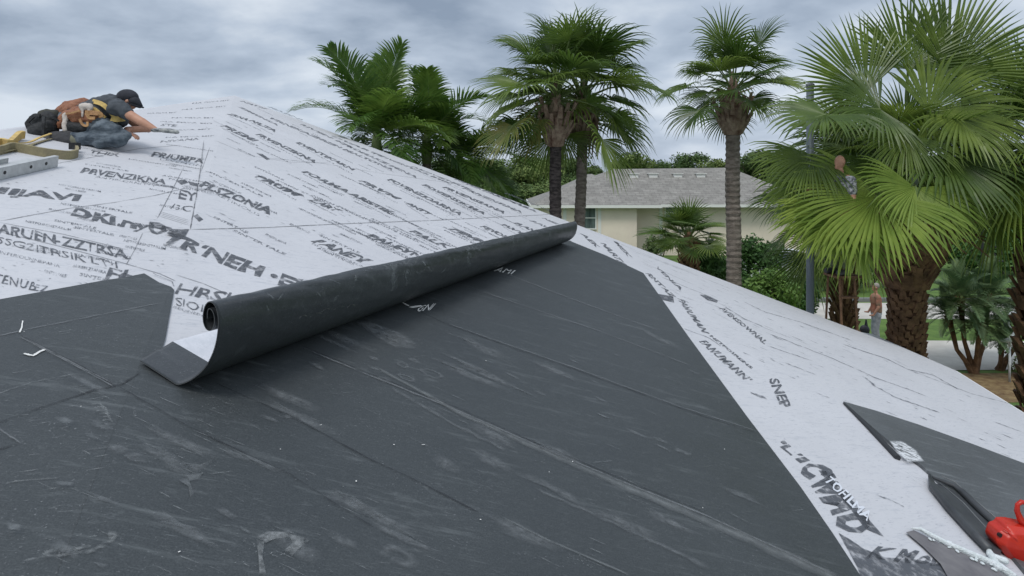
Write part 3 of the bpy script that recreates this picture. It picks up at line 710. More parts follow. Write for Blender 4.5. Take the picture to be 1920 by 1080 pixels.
for j0, i0, l_ in ((30, 34, 3), (33, 35, 2), (36, 34, 3), (27, 35, 2), (40, 33, 2)):
    vs = []
    for k in range(5): f = k / 4; vs += [on_roll(j0 + l_ * f, i0 + math.sin(f * 3) * 1.2, .004), on_roll(j0 + l_ * f + .12, i0 + .35 + math.sin(f * 3) * 1.2, .006)]
    rm.add(vs, [(2 * a, 2 * a + 1, 2 * a + 3, 2 * a + 2) for a in range(4)], 4)
for jc, wd in ((53, .9), (57, .4), (80, .8), (102, .5), (126, .5)):
    vs = []
    for k in range(25): i_ = 34 + k * .9; vs += [on_roll(jc - wd + .4 * math.sin(k * .5), i_), on_roll(jc + wd + .4 * math.sin(k * .7), i_)]
    rm.add(vs, [(2 * a, 2 * a + 1, 2 * a + 3, 2 * a + 2) for a in range(24)], 3)
rm.build('rolled_sheet', [rollmat, white_side, mat('cut_edge', (.07, .075, .08)), decal_mat('roll_chalk', (.26, .28, .29), .54, .14, 34, .55), mat('paper_scrap', (.25, .25, .24))], roll_t, True)

# ================================================================== RIGHT-HAND OFFCUT, TORN PIECE, TOOL
oc = MB(); TO = .02
offm = membrane_mat('offcut_membrane', base=(0.062, 0.068, 0.073), dustc=(.28, .30, .31), rot=(0, 0, R(-8)), amt=.6)
q = [onp(u, v, PD) for u, v in ((1580, 757), (1640, 774), (1720, 800), (1820, 836), (1900, 866), (1990, 900), (2060, 1120), (1930, 1090), (1880, 1030), (1842, 990), (1790, 938), (1742, 892), (1724, 876), (1684, 848), (1630, 802))]
slab(oc, q, PD, TO)
# raised left fold, its shade painted in as a darker rubber colour
oc.tube([onp(u, v, PD, .012) for u, v in ((1582, 759), (1630, 807), (1682, 862))], [.006, .016, .020], 8, 1)
smear = decal_mat('white_adhesive_smear', (.62, .64, .66), .46, .06, 20, .95, stretch=(1, 3, 1), fade=True)
q2 = [onp(u, v, PD, TO + .004) for u, v in ((1664, 832), (1690, 832), (1716, 850), (1732, 872), (1700, 874), (1680, 856))]
stain(oc, q2, 2, .8)
for k in range(26):
    u = random.uniform(1680, 1900); v = 815 + (u - 1680) * .42 + random.uniform(10, 80); l = random.uniform(15, 60)
    ribbon(oc, [(u, v), (u + l * .5, v + l * .32), (u + l, v + l * .5)], random.uniform(.002, .007), PD, 3, TO + .004, .5)
off = oc.build('membrane_offcut', [offm, sblack, smear, dust2])
tag(off, 'grey pointed piece of membrane lying on the white roof, right of the big dark sheet', 'membrane piece')
ch = MB(); rub = mat('folded_rubber', (0.035, 0.038, 0.042), (.06, .065, .07), 6, .45)
lipm = mat('channel_lip', (.16, .165, .17), rough=.4)
ch.tube([onp(u, v, PD, .03) for u, v in ((1740, 900), (1746, 922), (1780, 964), (1822, 1010), (1850, 1040))], [.010, .022, .024, .024, .02], 10, 0)
ch.tube([onp(u, v, PD, .04) for u, v in ((1744, 906), (1784, 922), (1800, 934), (1836, 970), (1880, 1012))], [.008, .016, .02, .022, .02], 10, 0)
q3 = [onp(u, v, PD, TO + .006) for u, v in ((1748, 912), (1786, 928), (1880, 1015), (1872, 1050), (1850, 1040), (1780, 960))]; ch.add(q3, [tuple(range(6))], 0)
ch.tube([onp(u, v, PD, .052) for u, v in ((1756, 920), (1800, 958), (1846, 1010), (1868, 1036))], .003, 6, 1)
ch.tube([onp(u, v, PD, .055) for u, v in ((1760, 908), (1786, 920), (1802, 936), (1868, 994))], .003, 6, 1)
cho = ch.build('rubber_channel', [rub, lipm], None, True); tag(cho, 'black folded rubber channel running down to the red tool on the roof', 'rubber channel')
tn = MB(); grayp = mat('grey_backing', (.12, .115, .125), (.17, .165, .17), 12, .8)
q4 = [onp(u, v, PD, .012) for u, v in ((1697, 1002), (1712, 998), (1760, 1022), (1830, 1052), (1890, 1086), (1950, 1130), (1800, 1130), (1762, 1062), (1730, 1030))]
tn.add(q4, tessellate_polygon([q4]), 0)
torn = mat('torn_white_edge', (.72, .76, .78), (.6, .66, .66), 40, .6, bump=.6)
pts = [(1706, 999), (1722, 999), (1744, 1012), (1772, 1026), (1800, 1038), (1836, 1056), (1872, 1072), (1900, 1090)]
random.seed(3)
tn.tube([onp(u, v + random.uniform(-2, 2), PD, .022) for u, v in pts], [.004, .010, .012, .013, .014, .016, .018, .018], 8, 1, flat=.6)
for k in range(26):
    u = random.uniform(1735, 1880); v = 1006 + (u - 1735) * .46 + random.uniform(-4, 10); tn.ball(onp(u, v, PD, .018), (random.uniform(.004, .012), random.uniform(.004, .014), .005), 1, 7, 5)
tn.cap(onp(1846, 1030, PD, .02), .012, onp(1868, 1070, PD, .02), .02, 1); tn.cap(onp(1852, 1046, PD, .02), .012, onp(1880, 1062, PD, .03), .016, 1)
tno = tn.build('torn_membrane_scrap', [grayp, torn], None, True); tag(tno, 'torn grey scrap of membrane with a ragged white edge beside the red tool', 'membrane scrap')
# red tool: a moulded plastic head with a lug hole, a raised rib and a curved trigger arm
tb = thing('plastic_tool', 'red plastic tool head at the lower right edge of the roof', 'tool', tuple(onp(1900, 1050, PD, .02)))
red = mat('red_plastic', (0.42, 0.018, 0.010), (0.50, 0.03, 0.015), 14, .32, bump=.1)
prof_t = [(1870, 1004), (1874, 996), (1884, 992), (1890, 986), (1914, 988), (1950, 1000), (1975, 1040), (1960, 1075), (1930, 1072), (1906, 1064), (1884, 1040), (1868, 1018)]
P_T = (PD[0] * .2, PD[1] + .9, PD[2])   # tool stands roughly facing the viewer
yt = onp(1900, 1040, PD).y
prof_t = [(p.x, p.y) for p in catmull([Vector((u, v, 0)) for u, v in prof_t + prof_t[:1]], 4)[:-1]]; front = [at(u, v, yt - .05) for u, v in prof_t]; bk = [p + Vector((0.01, .09, 0)) for p in front]; k = len(front)
tm = MB(); cc = sum(front, Vector()) / k + Vector((0, -.035, 0))
hole = [at(1876 + 5 * math.cos(a), 1004 + 5 * math.sin(a), yt - .052) for a in [i * math.pi / 5 for i in range(10)]]
ctr = sum(front, Vector()) / k; mid_ = [ctr.lerp(p, .72) + Vector((0, -.030, 0)) for p in front]; cc = ctr + Vector((0, -.044, 0))
tm.add(front + mid_ + [cc], [(i, (i + 1) % k, (i + 1) % k + k, i + k) for i in range(k)] + [(i + k, (i + 1) % k + k, 2 * k) for i in range(k)], 0)
tm.add(front + bk, [((i + 1) % k, i, i + k, (i + 1) % k + k) for i in range(k)], 0); tm.add(bk, [tuple(range(k))], 0)
tm.tube([at(1880, 990, yt - .06), at(1905, 1010, yt - .085), at(1930, 1052, yt - .065)], .004, 6)
remesh(tm, 'tool_body', red, tb, .0035, 2)
hm = MB(); hc = at(1876, 1004, yt - .062); hm.tube([hc, hc + Vector((0, .012, 0))], [.0105, .0105], 12); hm.build('lug_hole', mat('hole_dark', (.02, .006, .005)), tb)
am = MB(); am.tube([at(u, v, yt - .02) for u, v in ((1922, 990), (1914, 975), (1907, 958), (1908, 946), (1915, 941), (1928, 944), (1936, 970), (1934, 992))], [.017, .016, .013, .011, .012, .014, .016, .017], 10); am.build('trigger_arm', red, tb, True)
gm = MB(); gm.box(tuple(at(1905, 1010, yt - .1)), tuple(at(1912, 1045, yt - .04)), 0); 

# ================================================================== PALMS
leafg = mat('palm_leaf_green', (0.070, 0.125, 0.022), (0.150, 0.225, 0.042), 2.2, .40, 3, bump=0, spec=.5, objrand=.35, transl=.45)
leafy = mat('palm_leaf_lime', (0.15, 0.23, 0.035), (0.25, 0.33, 0.06), 2.5, .5, 3, spec=.3, objrand=.12, transl=.3)
leafd = mat('palm_leaf_yellowing', (0.20, 0.19, 0.05), (0.12, 0.17, 0.04), 5, .5, 3, objrand=.1, transl=.3)
petm = mat('petiole_green', (0.10, 0.15, 0.045), (.14, .18, .06), 5, .5)
bark = mat('palm_bark_grey', (0.11, 0.092, 0.075), (0.27, 0.235, 0.20), 6, .95, 8, .35, .7, .9, 18, stretch=(1, 1, 3))
barkb = mat('palm_boot_brown', (0.065, 0.034, 0.018), (0.23, 0.13, 0.07), 7, .9, 8, .3, .7, .8, 25)
barkr = mat('palm_boot_red', (0.12, 0.065, 0.045), (0.34, 0.27, 0.20), 6, .9, 8, .35, .7, .8, 25)
def fan_leaf(mb, base, hub, d, n, Rr, nseg=40, half=2.0, droop=.6, mi=0, wmul=1.0, pr=.012, rng=random, fold=.35, web=.5):
    base = Vector(base); hub = Vector(hub); d = Vector(d).normalized(); n = Vector(n); n = (n - d * n.dot(d)).normalized(); s = d.cross(n)
    mid = base.lerp(hub, .5) + Vector((0, 0, (hub - base).length * .07))
    mb.tube([base, mid, hub, hub + d * Rr * .22], [pr * 1.5, pr, pr * .8, pr * .3], 5, 1)
    dth = 2 * half / (nseg - 1); ROW = 7
    for i in range(nseg):
        th = -half + dth * i; d0 = d * math.cos(th) + s * math.sin(th)
        # blade is slightly cupped upward away from the costa, tips weep
        d0 = (d0 + n * fold * abs(math.sin(th)) * .6).normalized()
        Ri = Rr * (.78 + .22 * math.cos(th * .5)) * rng.uniform(.9, 1.06); pos = hub.copy(); dr = d0.copy(); vs = []
        dp = droop * rng.uniform(.7, 1.35); tw = rng.uniform(-.3, .3)
        for r in range(ROW):
            t = r / (ROW - 1)
            w_ = (t * Ri * math.tan(dth / 2) * .98 if t < web else web * Ri * math.tan(dth / 2) * 1.05 * (1 - (t - web) / (1 - web)) ** .8 + .0005) * wmul
            sd_ = dr.cross(n); sd_ = sd_.normalized() if sd_.length > 1e-4 else s
            nn_ = sd_.cross(dr)
            sd2 = (sd_ + nn_ * tw * t).normalized()
            vs += [pos - sd2 * w_, pos + nn_ * w_ * .7, pos + sd2 * w_]
            dr = (dr + Vector((0, 0, -1)) * dp * max(0, t - .3) * .62 + Vector((rng.uniform(-1, 1), rng.uniform(-1, 1), 0)) * .02).normalized(); pos = pos + dr * Ri / (ROW - 1)
        fs = []
        for r in range(ROW - 1):
            a = r * 3; fs += [(a, a + 1, a + 4, a + 3), (a + 1, a + 2, a + 5, a + 4)]
        mb.add(vs, fs, mi)
def fan_variants(name, Lp, Rr, els, seeds=2, mats=None, droop=.6, nseg=36, pr=.012, half=2.0):
    out_ = []
    for e_ in els:
        for s_ in range(seeds):
            rg = random.Random(hash((name, e_, s_)) & 0xffff if False else int(e_ * 10 + s_ * 77 + Lp * 100))
            m = MB(); er = R(e_); lp = Lp * rg.uniform(.55, 1.15)
            p0 = Vector((0, 0, 0)); pd = Vector((math.cos(er), rg.uniform(-.06, .06), math.sin(er)))
            hub = p0 + pd * lp + Vector((0, 0, -.10 * lp * math.cos(er)))
            bend = er - R(rg.uniform(18, 42)) if e_ < 70 else er - R(8)
            d = Vector((math.cos(bend), rg.uniform(-.15, .15), math.sin(bend))); n = Vector((-math.sin(bend), rg.uniform(-.35, .35), math.cos(bend)))
            fan_leaf(m, p0, hub, d, n, Rr * rg.uniform(.8, 1.12), nseg, half, droop * rg.uniform(.7, 1.3), 0, 1, pr, rg, .35, .42)
            me = bpy.data.meshes.new('frond'); me.from_pydata(m.v, [], m.f); me.polygons.foreach_set('material_index', m.m)
            me.materials.append(mats[0]); me.materials.append(petm); me.polygons.foreach_set('use_smooth', [False] * len(m.f)); me.update(); out_.append((e_, me))
    return out_
def pinnate_mesh(L, Lf, e_, npair=46, rg=random, m0=None, width=.03, curve=1.5, updir=.45, droop=.5, rr=.014):
    m = MB(); er = R(e_); pos = Vector((0, 0, 0)); d = Vector((math.cos(er), 0, math.sin(er))); K = 16; pts = [pos.copy()]; ds_ = [d.copy()]
    for k in range(K):
        t = k / K; d = (d + Vector((0, 0, -1)) * curve * (.25 + t) / K + Vector((0, rg.uniform(-1, 1) * .01, 0))).normalized(); pos = pos + d * L / K; pts.append(pos.copy()); ds_.append(d.copy())
    m.tube(pts, [rr * (1 - .85 * i / K) for i in range(K + 1)], 5, 1)
    for i in range(npair):
        t = .16 + .84 * (i + .5) / npair; f = t * K; k = min(int(f), K - 1); p = pts[k].lerp(pts[k + 1], f - k); dd = ds_[k]
        side = Vector((0, 1, 0)); upn = side.cross(dd) * -1
        if upn.z < 0 and abs(dd.z) < .9: upn = -upn
        env = math.sin(math.pi * (.16 + .80 * t) ** .9) ** .6
        for sg in (-1, 1):
            l = Lf * env * rg.uniform(.85, 1.1); al = .35 + .75 * t
            dir_ = (side * sg * (1 - .35 * t) + dd * al + upn * updir * rg.uniform(.3, 1.3)).normalized(); q_ = p.copy(); vs = []
            for r in range(5):
                s_ = r / 4; w_ = width * (math.sin(math.pi * min(.98, .12 + s_ * .86)) ** .8) * .5
                wd = dir_.cross(upn); wd = wd.normalized() if wd.length > 1e-3 else dd
                vs += [q_ - wd * w_, q_ + wd * w_]; dir_ = (dir_ + Vector((0, 0, -1)) * droop * s_ * .55).normalized(); q_ = q_ + dir_ * l / 4
            m.add(vs, [(2 * a, 2 * a + 1, 2 * a + 3, 2 * a + 2) for a in range(4)], 0)
    me = bpy.data.meshes.new('frond'); me.from_pydata(m.v, [], m.f); me.polygons.foreach_set('material_index', m.m)
    me.materials.append(m0 or leafg); me.materials.append(petm); me.update(); return me

def put_fronds(crown_obj, variants, plan, scale=1.0, rg=random):
    """plan: list of (elevation, azimuth degrees); azimuth 0 = +x, 90 = away from camera"""
    for e_, a_ in plan:
        c = sorted(variants, key=lambda v: abs(v[0] - e_) + rg.uniform(0, 7))[0]
        o = bpy.data.objects.new('frond', c[1]); COL.objects.link(o); o.parent = crown_obj
        s_ = scale * rg.uniform(.88, 1.1); o.scale = (s_, s_ * rg.choice((-1, 1)), s_); o.rotation_euler = (R(rg.uniform(-9, 9)), R(rg.uniform(-6, 6)), R(a_))
def trunk_mesh(base, top, r0, r1, rings=60, wob=.03, boots=None, mi=0, seed=1, n=16):
    rg = random.Random(seed); m = MB(); base = Vector(base); top = Vector(top); pts = []; rr = []
    for i in range(rings + 1):
        t = i / rings; p = base.lerp(top, t) + Vector((noise.noise(Vector((t * 3, seed, 0))), noise.noise(Vector((t * 3, seed, 5))), 0)) * wob * 3 * math.sin(math.pi * t)
        pts.append(p); rr.append((r0 + (r1 - r0) * t) * (1 + .045 * (1 if i % 2 else -1) + rg.uniform(-.03, .03)))
    m.tube(pts, rr, n, mi); return m
def plate(m, p, outd, upd, w_, l, th, mi, lean=.5):
    """a cut leaf base clasping the trunk"""
    sd_ = upd.cross(outd).normalized(); tip = p + upd * l + outd * l * lean
    a = [p - sd_ * w_, p + sd_ * w_, tip + sd_ * w_ * .55, tip - sd_ * w_ * .55]; bq = [q_ + outd * th for q_ in a]
    mid = [x for x in bq]; mid[2] = mid[2] + outd * th * .3; mid[3] = mid[3] + outd * th * .3
    m.add(a + mid, [(4, 5, 6, 7), (0, 1, 5, 4), (1, 2, 6, 5), (2, 3, 7, 6), (3, 0, 4, 7), (3, 2, 1, 0)], mi)
def boots_on(m, c, r_fn, z0, z1, rows, per, w_, l, th, mi, lean=.5, rg=random):
    for i in range(rows):
        t = i / max(1, rows - 1); z = z0 + (z1 - z0) * t; r_ = r_fn(t)
        for k in range(per):
            a = 2 * math.pi * (k + .5 * (i % 2) + i * .13) / per + rg.uniform(-.06, .06); od = Vector((math.cos(a), math.sin(a), 0))
            plate(m, Vector((c[0], c[1], z)) + od * r_, (od + Vector((0, 0, rg.uniform(-.1, .1)))).normalized(), Vector((0, 0, 1)), w_ * rg.uniform(.8, 1.2), l * rg.uniform(.7, 1.3), th * rg.uniform(.7, 1.3), mi, lean * rg.uniform(.5, 1.4))
def crown_core(name, c, r_, h, parent, mats_=None, stubs=10, rg=random, stub_len=.35):
    """bundle of leaf bases and the unopened spear the fronds grow from"""
    m = MB(); c = Vector(c)
    m.tube([c + Vector((0, 0, -h * .5)), c + Vector((0, 0, -h * .25)), c, c + Vector((0, 0, h * .4)), c + Vector((0, 0, h * .7))], [r_ * .7, r_ * 1.0, r_ * .9, r_ * .5, r_ * .15], 12, 0)
    for i in range(stubs):
        a = rg.uniform(0, 6.28); d = Vector((math.cos(a), math.sin(a), rg.uniform(.0, .9))).normalized(); b0 = c + Vector((0, 0, rg.uniform(-h * .45, 0))) + Vector((math.cos(a), math.sin(a), 0)) * r_ * .7
        m.tube([b0, b0 + d * stub_len * rg.uniform(.5, 1.1)], [r_ * .16, r_ * .06], 5, 0)
    m.tube([c, c + Vector((.03, 0, h * 1.6))], [.03, .004], 5, 1)
    o = m.build(name, mats_ or [barkr, petm], parent); return o
def even_plan(n, e_hi, e_lo, rg, az0=0, powr=1.0):
    out_ = []
    for i in range(n):
        t = (i + .5) / n; out_.append((e_hi + (e_lo - e_hi) * t ** powr + rg.uniform(-6, 6), az0 + i * 137.5 + rg.uniform(-12, 12)))
    return out_

def set_origin_children(crown, c):
    """fronds are placed relative to the crown mesh; shift their local origin to the crown centre"""
    for ch_ in crown.children: ch_.location = Vector(c)

# two tall fan palms standing together
rg = random.Random(11)
V_twin = fan_variants('twin', .85, .80, (80, 60, 40, 20, 0, -20, -40, -55), 3, [leafg], 1.15, 34, .014, 1.75)
V_twin_y = fan_variants('twin_y', .8, .8, (-30, -50), 1, [leafd], .9, 34, .014, 1.7)
barkdk = mat('palm_bark_dark', (0.030, 0.024, 0.024), (0.12, 0.10, 0.095), 8, .9, 8, .42, .7, .9, 18, stretch=(1, 1, 3))
def tall_palm(u, vtop, vboot, y, r_, crown_v, nfr, label, scale, seed, lean_u=0, boot_r=.2, yell=0, V=V_twin, e=(86, -42), az_skip=None, group=None, bootmat=None, boots=6):
    rg = random.Random(seed); base = at(u + lean_u, 0, y); base.z = GZ; top = at(u, vtop, y)
    t = thing('palm_tree', label, 'palm tree', (base.x, base.y, GZ), group)
    m = trunk_mesh((base.x, base.y, GZ), top, r_ * 1.15, r_, 90, .02, seed=seed); m.build('trunk', barkdk if seed == 3 else bark, t)
    bm_ = MB(); bt = at(u, vboot, y); cz = at(u, crown_v, y)
    bm_.tube([top + Vector((0, 0, -.02)), top.lerp(bt, .35), top.lerp(bt, .8), bt + Vector((0, 0, .15))], [r_ * 1.1, boot_r * .95, boot_r, boot_r * .6], 14)
    boots_on(bm_, (top.x, top.y), lambda q_: r_ * 1.05 + (boot_r - r_) * min(1, q_ * 1.8), top.z, bt.z, boots, 7, .055, .26, .03, 0, .45, rg)
    if seed == 8:
        for k in range(16):
            p0 = bt + Vector((rg.uniform(.05, .28), rg.uniform(-.2, .1), rg.uniform(-.5, .1))); bm_.tube([p0, p0 + Vector((.08, -.02, -.2)), p0 + Vector((.04, 0, -.5 - rg.uniform(0, .2)))], [.035, .03, .01], 6)
    bm_.build('leaf_base_sheath', bootmat or barkr, t)
    cr_ = crown_core('crown', cz, r_ * 1.05, .7, t, None, 8, rg)
    plan = [(e_, a_) for e_, a_ in even_plan(nfr, e[0], e[1], rg, seed * 31) if not (e_ < -12 and 225 < a_ % 360 < 315)]
    put_fronds(cr_, V, plan, scale, rg)
    if yell: put_fronds(cr_, V_twin_y, [(-45, yell), (-35, yell + 12)], scale, rg)
    set_origin_children(cr_, cz); return t
tall_palm(1042, 274, 212, 13.0, .118, 186, 29, 'left palm of the tall pair, nearly black trunk and a swollen pale leaf sheath', 1.32, 3, -3, .27, 205, group='two tall fan palms standing together')
tall_palm(1092, 270, 215, 13.9, .115, 186, 29, 'right palm of the tall pair, leaning grey trunk with dead brown boots hanging', 1.38, 8, -18, .2, 0, group='two tall fan palms standing together')
V_mid = fan_variants('mid', .85, .74, (80, 60, 40, 20, 0, -20, -38), 3, [leafg], 1.1, 34, .014, 1.8)
tall_palm(1374, 252, 196, 14.5, .155, 174, 25, 'single tall fan palm with a straight mottled grey trunk in front of the beige house', 1.2, 5, 4, .34, 0, V=V_mid, e=(84, -28))

# dead boots hanging off the right twin: part of it
# (built into its sheath group)

# big foreground palm
def big_palm():
    y = 10.0; u0 = 1700; cx_, cy_ = at(u0, 0, y).x, y
    t = thing('palm_tree', 'largest palm, thick brown criss-cross trunk and huge lime and green fans', 'palm tree', (cx_, cy_, GZ))
    rg = random.Random(21)
    zb = GZ; z1 = at(0, 470, y).z; z2 = at(0, 400, y).z; m = MB()
    m.tube([(cx_ + .02, cy_, zb), (cx_ + .0, cy_, z1 - 1.2), (cx_, cy_, z1 - .55), (cx_, cy_, z1 - .3), (cx_ + .03, cy_, z1), (cx_ + .03, cy_, z2), (cx_ - .02, cy_, z2 + .35)], [.22, .185, .22, .30, .54, .62, .40], 24)
    boots_on(m, (cx_, cy_), lambda q_: .185 + .03 * q_, zb + .2, z1 - .6, 48, 10, .05, .13, .03, 0, .25, rg)
    boots_on(m, (cx_, cy_), lambda q_: .23 + .35 * q_, z1 - .58, z2 + .05, 12, 15, .085, .24, .06, 0, .5, rg)
    for k in range(26):   # old cut petioles and dry strips
        a = rg.uniform(0, 6.28); p0 = Vector((cx_ + .6 * math.cos(a), cy_ + .6 * math.sin(a), rg.uniform(z1, z2))); dr = Vector((math.cos(a), math.sin(a), rg.uniform(-.5, .7))); m.tube([p0, p0 + dr * .25, p0 + dr * .45 + Vector((0, 0, -.1))], [.03, .02, .006], 5)
    m.build('trunk', barkb, t)
    cc_ = Vector((cx_ - .02, cy_, at(0, 330, y).z)); core = crown_core('crown', cc_, .3, 1.0, t, [barkb, petm], 16, rg, .5)
    def leaf(hub_px, tip_px, Rr, mt, nrm_=None, dy=0, dyt=0, droop=.6, half=2.0, nseg=46, base_px=(1702, 340), web=.58):
        mb = MB(); yy = y + dy; hub = at(*hub_px, yy); tip = at(*tip_px, yy + dyt); d = (tip - hub).normalized()
        n_ = Vector(nrm_) if nrm_ else Vector((0, -1, .35)); fan_leaf(mb, at(*base_px, y + dy * .2), hub, d, n_, Rr, nseg, half, droop, 0, 1, .02, rg, .3, web)
        o = mb.build('frond', [mt, petm], core); return o
    # the fans one can tell apart
    leaf((1625, 172), (1545, 105), 1.25, leafg, None, -.5, 0, .35, 1.7)
    leaf((1702, 130), (1705, 20), 1.2, leafg, None, -.3, 0, .25, 1.5)
    leaf((1778, 135), (1880, 20), 1.45, leafg, None, -.4, 0, .3, 1.4)
    leaf((1736, 150), (1790, 60), 1.2, leafg, (0.3, -1, .2), .4, 0, .3, 1.5)
    leaf((1645, 368), (1570, 455), 1.28, leafy, (0, -.6, .8), -1.5, -.4, .9, 1.9, 52)
    leaf((1717, 352), (1732, 450), .98, leafy, (.2, -.7, .7), -1.6, -.5, .9, 1.9, 52)
    leaf((1650, 205), (1560, 200), .95, leafg, (0, -.8, .6), -.9, -.2, .8)
    leaf((1740, 210), (1830, 200), 1.2, leafg, (0, -.8, .6), -.8, -.2, .8)
    leaf((1548, 215), (1470, 235), .95, leafg, (0, -.4, 1), -1.2, -.3, 1.1)
    leaf((1522, 290), (1465, 350), .95, leafg, (0, -.6, .8), -.9, -.4, 1.1, 1.25)
    leaf((1530, 330), (1465, 420), .95, leafg, (0, -.6, .8), -1.0, -.3, 1.1)
    leaf((1800, 215), (1880, 260), 1.1, leafg, (0, -.7, .7), -1.0, -.3, .9)
    leaf((1600, 262), (1490, 300), 1.1, leafg, (0, -.5, .9), -.2, 0, .9)
    leaf((1590, 235), (1470, 230), 1.1, leafg, (0, -.5, .9), .3, 0, .9)
    leaf((1770, 290), (1850, 330), 1.2, leafg, (0, -.7, .7), -1.1, -.3, .9)
    leaf((1752, 340), (1800, 420), 1.0, leafy, (.3, -.7, .6), -.9, -.4, .9)
    leaf((1668, 315), (1630, 400), .95, leafg, (0, -.7, .7), -1.0, -.3, .9, 1.4)
    leaf((1604, 412), (1588, 500), .95, leafy, (0, -.7, .7), -1.5, -.3, .9, 1.5)
    leaf((1560, 392), (1530, 480), .85, leafy, (0, -.7, .7), -1.35, -.3, .9, 1.4)
    leaf((1570, 395), (1500, 440), 1.0, leafy, (0, -.5, .9), -1.3, -.2, .9)
    leaf((1700, 250), (1680, 330), .9, leafg, (0, -.8, .5), -1.2, -.3, .8, 1.5)
    Vb = fan_variants('big', 1.2, 1.15, (80, 62, 45, 28, 10, -8, -25), 2, [leafg], .7, 44, .02, 1.9)
    put_fronds(core, Vb, [(e_, a_) for e_, a_ in even_plan(15, 80, -5, rg, 40) if not (200 < (a_ % 360) < 340 and e_ < 20)], 1.0, rg)
    for ch_ in core.children:
        if ch_.scale.x != 1.0 or ch_.rotation_euler.z != 0: ch_.location = cc_
    return t
big_palm()

V_side = fan_variants('side', 1.15, 1.1, (75, 55, 35, 15, -5, -25, -45), 2, [leafg], .8, 40, .018, 1.9)
V_sy = fan_variants('sidey', 1.1, 1.15, (15, -10, -35), 1, [leafy], .9, 44, .018, 1.9)
# palm cut by the right edge of the picture
def side_palm(u, cv, y, trunk_r, label, V, n, e, scale, seed, extra=None, bmat=barkb, boots=True, group=None, top_v=None):
    rg = random.Random(seed); c = at(u, cv, y); t = thing('palm_tree', label, 'palm tree', (c.x, c.y, GZ), group)
    m = MB(); zt = c.z - .15
    m.tube([(c.x, c.y, GZ), (c.x, c.y, (GZ + zt) / 2), (c.x, c.y, zt - .5), (c.x, c.y, zt)], [trunk_r, trunk_r * .95, trunk_r * 1.1, trunk_r * 1.25], 14)
    if boots: boots_on(m, (c.x, c.y), lambda q_: trunk_r * (.95 + .25 * q_), GZ + .1, zt, int((zt - GZ) / .13), 8, trunk_r * .28, .2, .04, 0, .4, rg)
    m.build('trunk', bmat, t); core = crown_core('crown', c, trunk_r * 1.1, .6, t, [bmat, petm], 10, rg, .3)
    put_fronds(core, V, even_plan(n, e[0], e[1], rg, seed * 17), scale, rg)
    if extra: put_fronds(core, V_sy, extra, scale, rg)
    set_origin_children(core, c); return t
side_palm(1975, 300, 9.6, .34, 'palm cut by the right edge, one yellowing fan hanging at its left', V_side, 26, (80, -30), 1.05, 4, [(-12, 205), (-30, 190), (10, 215)])
V_b2 = fan_variants('b2', 1.35, 1.25, (75, 55, 35, 15, -5, -25, -45), 2, [leafg], .9, 38, .02, 1.8)
side_palm(1582, 380, 15.5, .20, 'shaggy palm with a short brown trunk behind the tall grey pole', V_b2, 30, (78, -42), 1.0, 9)
V_sm = fan_variants('sm', .75, .75, (80, 60, 40, 20, 0, -20), 2, [leafg], .45, 30, .02, 1.9)
side_palm(1291, 452, 24, .26, 'low young fan palm standing against the beige wall of the grey-roofed house', V_sm, 26, (82, -15), 1.25, 12)

# pinnate palms behind the ridge at left
rgp = random.Random(5)
leafp = mat('feather_leaf_green', (0.060, 0.13, 0.022), (0.13, 0.22, 0.04), 2.5, .42, 3, spec=.45, objrand=.3, transl=.45)
PV = [(e_, pinnate_mesh(2.15, .80, e_, 56, rgp, leafp, .042, 1.7, .35, .75)) for e_ in (85, 70, 55, 40, 25, 10, -5, -20)]
def feather_palm(u, cv, y, label, n, scale, seed, e=(88, -20), tr=.1, group=None):
    rg = random.Random(seed); c = at(u, cv, y); t = thing('palm_tree', label, 'palm tree', (c.x, c.y, GZ), group)
    m = trunk_mesh((c.x, c.y, GZ), (c.x, c.y, c.z - .5), tr * 1.2, tr, 60, .01, seed=seed); m.build('trunk', bark, t)
    core = MB(); core.tube([c + Vector((0, 0, -.6)), c + Vector((0, 0, -.3)), c, c + Vector((0, 0, .3))], [tr, tr * 1.3, tr, .03], 12); core.tube([c, c + Vector((.02, 0, .9))], [.03, .004], 5)
    k = core.build('crown', petm, t, True); put_fronds(k, PV, even_plan(n, e[0], e[1], rg, seed * 23), scale, rg); set_origin_children(k, c); return t
feather_palm(706, 262, 13.5, 'feather palm nearest the roof peak, its tallest fronds standing above the ridge', 17, .92, 2, (88, -2))
feather_palm(800, 262, 14.6, 'middle feather palm of the clump behind the ridge, overlapping its neighbours', 18, .85, 6, (78, -25))
feather_palm(862, 300, 15.5, 'lowest feather palm of the clump behind the ridge, drooping beside the far trees', 18, .88, 9, (66, -25))

# pygmy date palms by the path
leafs = mat('date_leaf', (0.065, 0.125, 0.05), (0.14, 0.20, 0.09), 3, .5, 3, objrand=.25, transl=.2)
PV2 = [(e_, pinnate_mesh(1.0, .24, e_, 46, rgp, leafs, .016, 1.5, .45, .35, .010)) for e_ in (80, 60, 40, 20, 0, -20)]
def date_palm(stems, base_uv, label, seed):
    rg = random.Random(seed); b0 = gnd(*base_uv); t = thing('date_palm', label, 'palm tree', tuple(b0))
    for (cu, cv, dy, sc_) in stems:
        c = at(cu, cv, b0.y + dy); m = MB(); midp = (b0 + c) / 2 + Vector(((b0.x - c.x) * -.18, 0, -.15))
        m.tube([b0, b0.lerp(midp, .5) + Vector((0, 0, .02)), midp, c], [.11, .06, .05, .07], 9); boots_on(m, (c.x, c.y), lambda q_: .05, c.z - .3, c.z, 4, 6, .02, .09, .02, 0, .6, rg)
        m.build('trunk', barkb, t)
        k = MB(); k.ball(c, (.07, .07, .16)); k = k.build('crown', petm, t, True); put_fronds(k, PV2, even_plan(30, 85, -28, rg, seed * 7), sc_, rg); set_origin_children(k, c)
